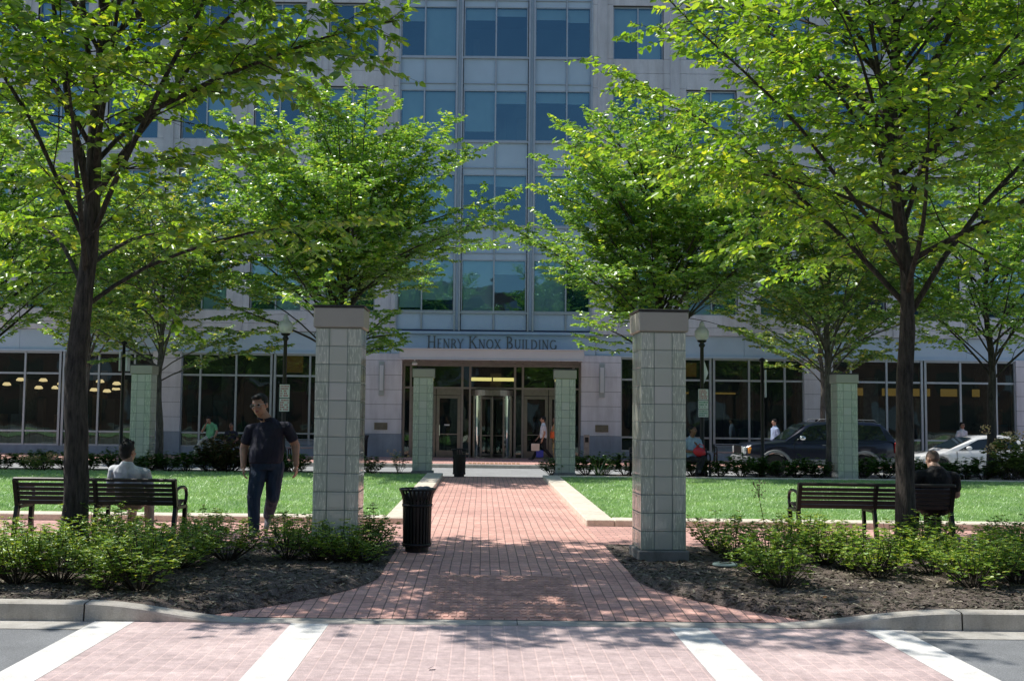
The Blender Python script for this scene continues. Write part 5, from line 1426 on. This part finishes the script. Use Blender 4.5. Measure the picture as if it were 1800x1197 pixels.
far_tree(1160, 29.4, 0, 'bushy vase-shaped tree rising behind the right glass pillar', 11.4, 3.0, .17, 58, 8, M['bark'], M['leaf_mid'], 4.4, 2.5, elev=(22, 72), clear=((.6, 1.9, 4.7), (-9, -2.3, 4.6)))
far_tree(280, 29.9, 0, 'small grey-trunked tree beside the far left glass pillar', 9.6, 2.4, .11, 30, 14, M['bark_grey'], M['leaf_far'], 3.5, 2.6)
far_tree(1458, 29.6, 0, 'slender tree in front of the dark blue car, left of the far right pillar', 10.2, 2.7, .125, 32, 51, M['bark_grey'], M['leaf_far'], 3.7, 2.8)
far_tree(0, 29.9, 0, 'tree at the far right edge behind the pink flowering bush', 10.8, 2.7, .13, 32, 62, M['bark'], M['leaf_mid'], 4.0, 2.7, x=F(1742, 740, 29.9)[0])
far_tree(0, 29.6, 0, 'tree at the far left edge of the lawn, mostly behind the near trunk', 11.4, 2.7, .15, 36, 73, M['bark'], M['leaf_mid'], 4.6, 2.6, x=-14.0)
far_tree(1445, 41.0, -.2, 'thin street tree on the far pavement behind the dark blue car', 11.0, 3.0, .11, 26, 81, M['bark_grey'], M['leaf_far'], 3.2, 3.2, leaf=.15, tstep=.25)
far_tree(150, 41.0, -.2, 'street tree on the far pavement before the left restaurant windows', 12.0, 3.2, .13, 30, 90, M['bark_grey'], M['leaf_mid'], 3.8, 3.6, leaf=.15, tstep=.25)
src = [o for o in COL.objects if o.get('category') == 'tree']
for k, x in enumerate((-25, -18.5, -12, -5.5, 6.5, 13, 19.5, 26)):
    c_ = copy_tree(src[2 + k % 2]); c_.location = (x, -9.5 + .5 * (k % 3), STREET_Z); c_.rotation_euler = (0, 0, k * 1.3)
    c_['label'] = 'street tree on the near side of the road, seen only in reflections'; c_['group'] = 'near-side street trees'
print('leaves', cnt)

# ------------------------------------------------------------------ shrubs
def shrub_mesh(seed, R, H, stems, leaf, nper, whorl=6):
    rs_ = np.random.RandomState(seed); w = MB(); B, D, U, L = [], [], [], []
    for s in range(stems):
        a = rs_.rand() * 2 * PI; sp = (rs_.rand() ** .6) * R; h = H * (.55 + .5 * rs_.rand()) * (1 - .30 * (sp / R) ** 2)
        tip = np.array((math.cos(a) * sp, math.sin(a) * sp, h)); b0 = np.array((math.cos(a) * sp * .15, math.sin(a) * sp * .15, 0))
        midp = b0 * .45 + tip * .55 + np.array((math.cos(a), math.sin(a), 0)) * R * .10 + (rs_.rand(3) - .5) * .06
        pts = [b0, b0 * .6 + midp * .4 + (rs_.rand(3) - .5) * .02, midp, tip]
        w.tube(pts, [.006, .005, .004, .002], 4, 0, False)
        for k in range(nper):
            t = 1 - rs_.rand() ** 1.7 * .75
            p = (pts[2] * (1 - (t - .5) * 2) + pts[3] * (t - .5) * 2) if t > .5 else (pts[1] * (1 - t * 2) + pts[2] * t * 2)
            p = p + (rs_.rand(3) - .5) * np.array((.11, .11, .08)) * (1 if H > .2 else .5)
            for q in range(whorl):
                an = 2 * PI * (q + rs_.rand() * .6) / whorl; d = norm(np.array((math.cos(an), math.sin(an), .35 + (rs_.rand() - .5) * .7)))
                B.append(p); D.append(d); U.append(norm(np.array((0, 0, 1.0)) + (rs_.rand(3) - .5) * .8)); L.append(leaf * (.6 + .6 * rs_.rand()))
    B, D, U, L = map(np.array, (B, D, U, L)); return w, (B, D, U, L)
def shrub_proto(seed, R, H, stems, leaf, nper, lm, wid=.26):
    w, (B, D, U, L) = shrub_mesh(seed, R, H, stems, leaf, nper)
    return w.mesh('stems', M['twig']), leaf_mesh('foliage', B, D, U, L, L * wid, lm, .3, .1)
NP = [shrub_proto(100 + i, .33 + .05 * (i % 3), .44 + .05 * (i % 2), 26 + 3 * i, .036, 12, M['leaf_shrub']) for i in range(5)]
def shrub(p, x, y, z, s, rz, label, group, name='shrub', sz=None):
    r = empty(name, (x, y, z), rz, label, 'shrub', group); r.scale = (s, s, sz or s)
    link('stems', p[0], r); link('foliage', p[1], r); return r
SL = [(20, 990), (70, 1003), (188, 1016), (245, 1018), (222, 985), (280, 985), (150, 968), (200, 955), (372, 950), (400, 990), (505, 985), (548, 968), (620, 962), (645, 968), (4, 1012), (560, 985), (602, 988), (640, 986), (30, 1030), (105, 1030), (180, 1037), (246, 1035), (310, 1000), (130, 1000), (345, 978), (500, 958), (585, 958)]
SR = [(1262, 972), (1292, 988), (1345, 1018), (1352, 985), (1392, 962), (1445, 968), (1452, 995), (1495, 1003), (1538, 1003), (1630, 975), (1660, 998), (1702, 1020), (1742, 1010), (1785, 1010), (1765, 975), (1798, 990), (1375, 1032), (1540, 1018), (1712, 1038), (1790, 1030), (1640, 1010)]
sr = random.Random(9)
for k, (a, b) in enumerate(SL):
    x, y = G(a, b); y = min(y, 13.3)
    shrub(NP[k % 5], x, y, bedz(x, y) - .01, sr.uniform(.85, 1.22), sr.uniform(0, 6.28), 'low light-green shrub in the mulch bed left of the walkway', 'low shrubs in the left mulch bed')
for k, (a, b) in enumerate(SR):
    x, y = G(a, b); y = min(y, 13.3)
    shrub(NP[(k * 2 + 1) % 5], x, y, bedz(x, y) - .01, sr.uniform(.85, 1.22), sr.uniform(0, 6.28), 'low green shrub in the mulch bed right of the walkway', 'low shrubs in the right mulch bed')
HP = [shrub_proto(200 + i, .48, .60, 34, .062, 12, M['leaf_hedge'], .32) for i in range(4)]
def hedge(x0, x1, y, n, label, group, h=1.0):
    for i in range(n):
        x = x0 + (x1 - x0) * (i + .5) / n + sr.uniform(-.08, .08)
        shrub(HP[i % 4], x, y + sr.uniform(-.2, .2), .02, sr.uniform(.9, 1.1), sr.uniform(0, 6.28), label, group, 'hedge_shrub', sr.uniform(.82, 1.05) * h)
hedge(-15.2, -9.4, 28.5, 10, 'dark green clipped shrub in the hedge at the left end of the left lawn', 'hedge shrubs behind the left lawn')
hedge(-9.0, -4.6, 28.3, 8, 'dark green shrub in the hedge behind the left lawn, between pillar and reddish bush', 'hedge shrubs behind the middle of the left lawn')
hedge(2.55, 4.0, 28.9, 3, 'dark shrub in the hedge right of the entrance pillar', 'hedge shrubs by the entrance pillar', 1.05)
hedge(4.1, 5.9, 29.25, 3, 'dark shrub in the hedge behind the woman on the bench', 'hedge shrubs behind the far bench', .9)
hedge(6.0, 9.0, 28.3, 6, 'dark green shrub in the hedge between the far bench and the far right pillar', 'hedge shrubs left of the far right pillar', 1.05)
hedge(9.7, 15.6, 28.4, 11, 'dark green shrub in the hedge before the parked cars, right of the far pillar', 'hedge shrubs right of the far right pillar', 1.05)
# single bushes with their own character
RP = shrub_proto(301, .8, .98, 80, .07, 13, M['leaf_red'], .34)
x_, _ = F(395, 800, 28.2); shrub(RP, x_, 28.3, .02, 1.0, .4, 'large dark reddish-leaved bush behind the left lawn, before the man in green', None, 'bush')
RP2 = shrub_proto(302, .42, .46, 34, .05, 10, M['leaf_hedge'], .34)
x_, _ = F(652, 822, 28.5); shrub(RP2, x_, 28.4, .02, 1.0, .4, 'small round dark bush right of the left glass pillar, by the end of the lawn', None, 'bush')
x_, _ = F(975, 825, 28.3); shrub(RP2, x_ - .05, 28.6, .02, 1.0, 1.4, 'small dark bush at the left foot of the right entrance pillar', None, 'bush')
def flowering(seed, x, y, R, H, stems, n, fl, label, lm, leaf, flsize):
    r = empty('flowering_bush', (x, y, .02), 0, label, 'bush')
    w, (B, D, U, L) = shrub_mesh(seed, R, H, stems, leaf, n)
    w.build('stems', M['twig'], r); link('foliage', leaf_mesh('foliage', B, D, U, L, L * .34, lm, .3, .1), r)
    rs_ = np.random.RandomState(seed + 1); B2, D2, U2, L2 = [], [], [], []
    for i in range(fl):
        a = rs_.rand() * 2 * PI; q = rs_.rand() ** .6 * R; c = np.array((math.cos(a) * q, math.sin(a) * q - .1 * R, H * (.62 + .42 * rs_.rand())))
        for k in range(34):
            o_ = (rs_.rand(3) - .5) * flsize; B2.append(c + o_); D2.append(norm(o_ + np.array((0, 0, .03)))); U2.append(norm(rs_.rand(3) - .5)); L2.append(flsize * .22)
    B2, D2, U2, L2 = map(np.array, (B2, D2, U2, L2)); link('flowers', leaf_mesh('flowers', B2, D2, U2, L2, L2 * .5, M['flower'], .2, .1), r)['kind'] = 'stuff'
x_, _ = F(1778, 800, 27.0); flowering(401, x_ + .35, 27.7, .70, 1.30, 46, 9, 16, 'tall pale-leaved bush with dusty pink flower heads at the right edge', M['leaf_pale'], .10, .22)
x_, _ = F(70, 815, 27.9); flowering(402, x_, 27.85, .55, .42, 30, 8, 12, 'low plant with pale pink flowers in front of the left hedge', M['leaf_pale'], .06, .11)
x_, _ = F(700, 825, 28.3); flowering(403, x_, 28.5, .38, .62, 13, 6, 9, 'sparse rose bush with small pink blooms left of the entrance pillar', M['leaf_pale'], .05, .07)
# strap-leaved plant and tall weed
x_, _ = F(1052, 830, 27.8); r = empty('strap_leaved_plant', (x_, 27.75, .02), 0, 'plant with long arching strap leaves at the edge of the right lawn', 'plant')
m = MB(); rr = random.Random(5)
for i in range(34):
    a = rr.uniform(0, 2 * PI); L = rr.uniform(.4, .85); c, s = math.cos(a), math.sin(a); w = .012; k = rr.uniform(.5, 1.2)
    pts = [(c * L * t * k * .9, s * L * t * k * .5, L * (t * 1.05 - t * t * .62 * k)) for t in (0, .25, .5, .75, 1)]
    vs = []
    for i_, p in enumerate(pts): ww = w * (1 - .8 * (i_ / 4) ** 2); vs += [(p[0] - s * ww - .0, p[1] + c * ww, p[2]), (p[0] + s * ww, p[1] - c * ww, p[2])]
    m.add(vs, [(2 * q, 2 * q + 1, 2 * q + 3, 2 * q + 2) for q in range(4)])
m.build('leaves', M['leaf_hedge'], r)
x_, _ = F(1337, 900, 13.1); r = empty('tall_weed', (x_, 13.1, .0), 0, 'tall thin weed with a wispy seed head above the right shrubs', 'plant')
m = MB(); pts = [(.06, 0, 0), (.05, 0, .3), (.0, 0, .55), (-.02, .0, .68)]; m.tube(pts, [.006, .005, .004, .003], 5)
rs_ = np.random.RandomState(6); B, D, U, L = [], [], [], []
for i in range(16):
    z = .28 + .34 * i / 16; a = i * 2.4; c = np.array((.05 - .07 * max(0, (z - .3)) / .35, 0, z)); d = norm(np.array((math.cos(a), math.sin(a) * .6, .2))); B.append(c); D.append(d); U.append(np.array((0, 0, 1.0))); L.append(.085 * (1.1 - z * .8))
B, D, U, L = map(np.array, (B, D, U, L))
sd = MB()
for i in range(26):
    a = rs_.rand() * 6.28; e = np.array((math.cos(a) * .09 * rs_.rand() - .02, math.sin(a) * .05, .62 + .24 * rs_.rand())); m.tube([(-.02, 0, .64), tuple((np.array((-.02, 0, .64)) + e) / 2 + np.array((0, 0, .02))), tuple(e)], .0016, 3)
    sd.ell(tuple(e), (.008, .008, .010), 0, 6, 4)
m.build('stem', M['twig'], r); link('leaves', leaf_mesh('leaves', B, D, U, L, L * .24, M['leaf_shrub']), r); sd.build('seed_head', simple('seed_head', (.16, .11, .08), .9), r)
# flat cover of the ground light, fallen leaves
x_, y_ = G(1275, 996); r = empty('ground_cover_plate', (x_, y_, bedz(x_, y_) + .005), 0, 'flat round grey-green plastic cover lying in the right mulch bed', 'cover')
m = MB(); m.lathe([(0, .0), (.135, 0), (.14, .012), (.125, .026), (.0, .03)], 28); m.build('lid', simple('green_plastic', (.17, .24, .23), .5), r, True); m = MB(); m.lathe([(.05, .028), (.06, .035), (.07, .028)], 20); m.build('ring', M['black'], r)
LFL = [(313, 1083), (300, 1085), (390, 1093), (430, 1080), (1625, 1113), (1335, 1066), (1450, 1048), (758, 1178)]
LFT = ['large brown leaf in the gutter left of the crosswalk paving', 'small brown leaf beside a larger one at the left kerb', 'brown leaf on the pink crosswalk paving at the left', 'brown leaf against the dropped kerb at the left', 'pale leaf in the gutter at the right', 'tan leaf at the edge of the bricks on the right', 'orange-brown leaf on the right mulch', 'pale scrap lying on the near crosswalk paving']
for (a, b), lab in zip(LFL, LFT):
    on_bed = a in (1335, 1450); x_, y_ = G(a, b, .02 if on_bed else STREET_Z); m = MB(); s = .035
    m.add([(-s, 0, .01), (0, -s * .5, .0), (s, 0, .012), (0, s * .5, .018)], [(0, 1, 2, 3)]); o = m.build('fallen_leaf', M['dryleaf'] if a != 758 else M['signwhite']); o.location = (x_, y_, (bedz(x_, y_) + .006) if on_bed else STREET_Z + .012); o.rotation_euler = (.1, .1, a)
    tag(o, lab, 'leaf', 'fallen leaves')

# ------------------------------------------------------------------ camera, sun, sky
cam = bpy.data.cameras.new('camera'); co = bpy.data.objects.new('camera', cam); COL.objects.link(co); scene.camera = co
cam.sensor_width = 36.0; cam.sensor_fit = 'HORIZONTAL'; cam.lens = FPX / 1800 * 36; cam.shift_x = (900 - CX) / 1800; cam.clip_end = 3000; cam.clip_start = .05
co.matrix_world = Matrix.Translation((0, 0, EYE)) @ (Matrix.Rotation(PI / 2 + PITCH, 4, 'X') @ Matrix.Rotation(ROLL, 4, 'Z'))
tosun = Vector((-.56, .17, 1.0)).normalized()
sun = bpy.data.lights.new('sun', 'SUN'); sun.energy = 5.0; sun.angle = math.radians(.53); sun.color = (1.0, .955, .88)
so = bpy.data.objects.new('sun', sun); COL.objects.link(so); so.rotation_euler = (-tosun).to_track_quat('-Z', 'Y').to_euler()
w = bpy.data.worlds.new('World'); scene.world = w; w.use_nodes = True
nt = w.node_tree; nt.nodes.clear()
sk = nt.nodes.new('ShaderNodeTexSky'); sk.sky_type = 'NISHITA'; sk.sun_disc = False; sk.sun_elevation = math.asin(tosun.z); sk.sun_rotation = math.atan2(tosun.x, tosun.y)
sk.air_density = 1.0; sk.dust_density = .6; sk.ozone_density = 1.5
bg = nt.nodes.new('ShaderNodeBackground'); bg.inputs['Strength'].default_value = .128; ow = nt.nodes.new('ShaderNodeOutputWorld')
nt.links.new(sk.outputs[0], bg.inputs['Color']); nt.links.new(bg.outputs[0], ow.inputs['Surface'])
scene.view_settings.view_transform = 'Standard'; scene.view_settings.look = 'None'; scene.view_settings.exposure = 0; scene.view_settings.gamma = 1
scene.render.engine = 'CYCLES'
scene.cycles.max_bounces = 8; scene.cycles.transparent_max_bounces = 12; scene.cycles.caustics_reflective = False; scene.cycles.caustics_refractive = False
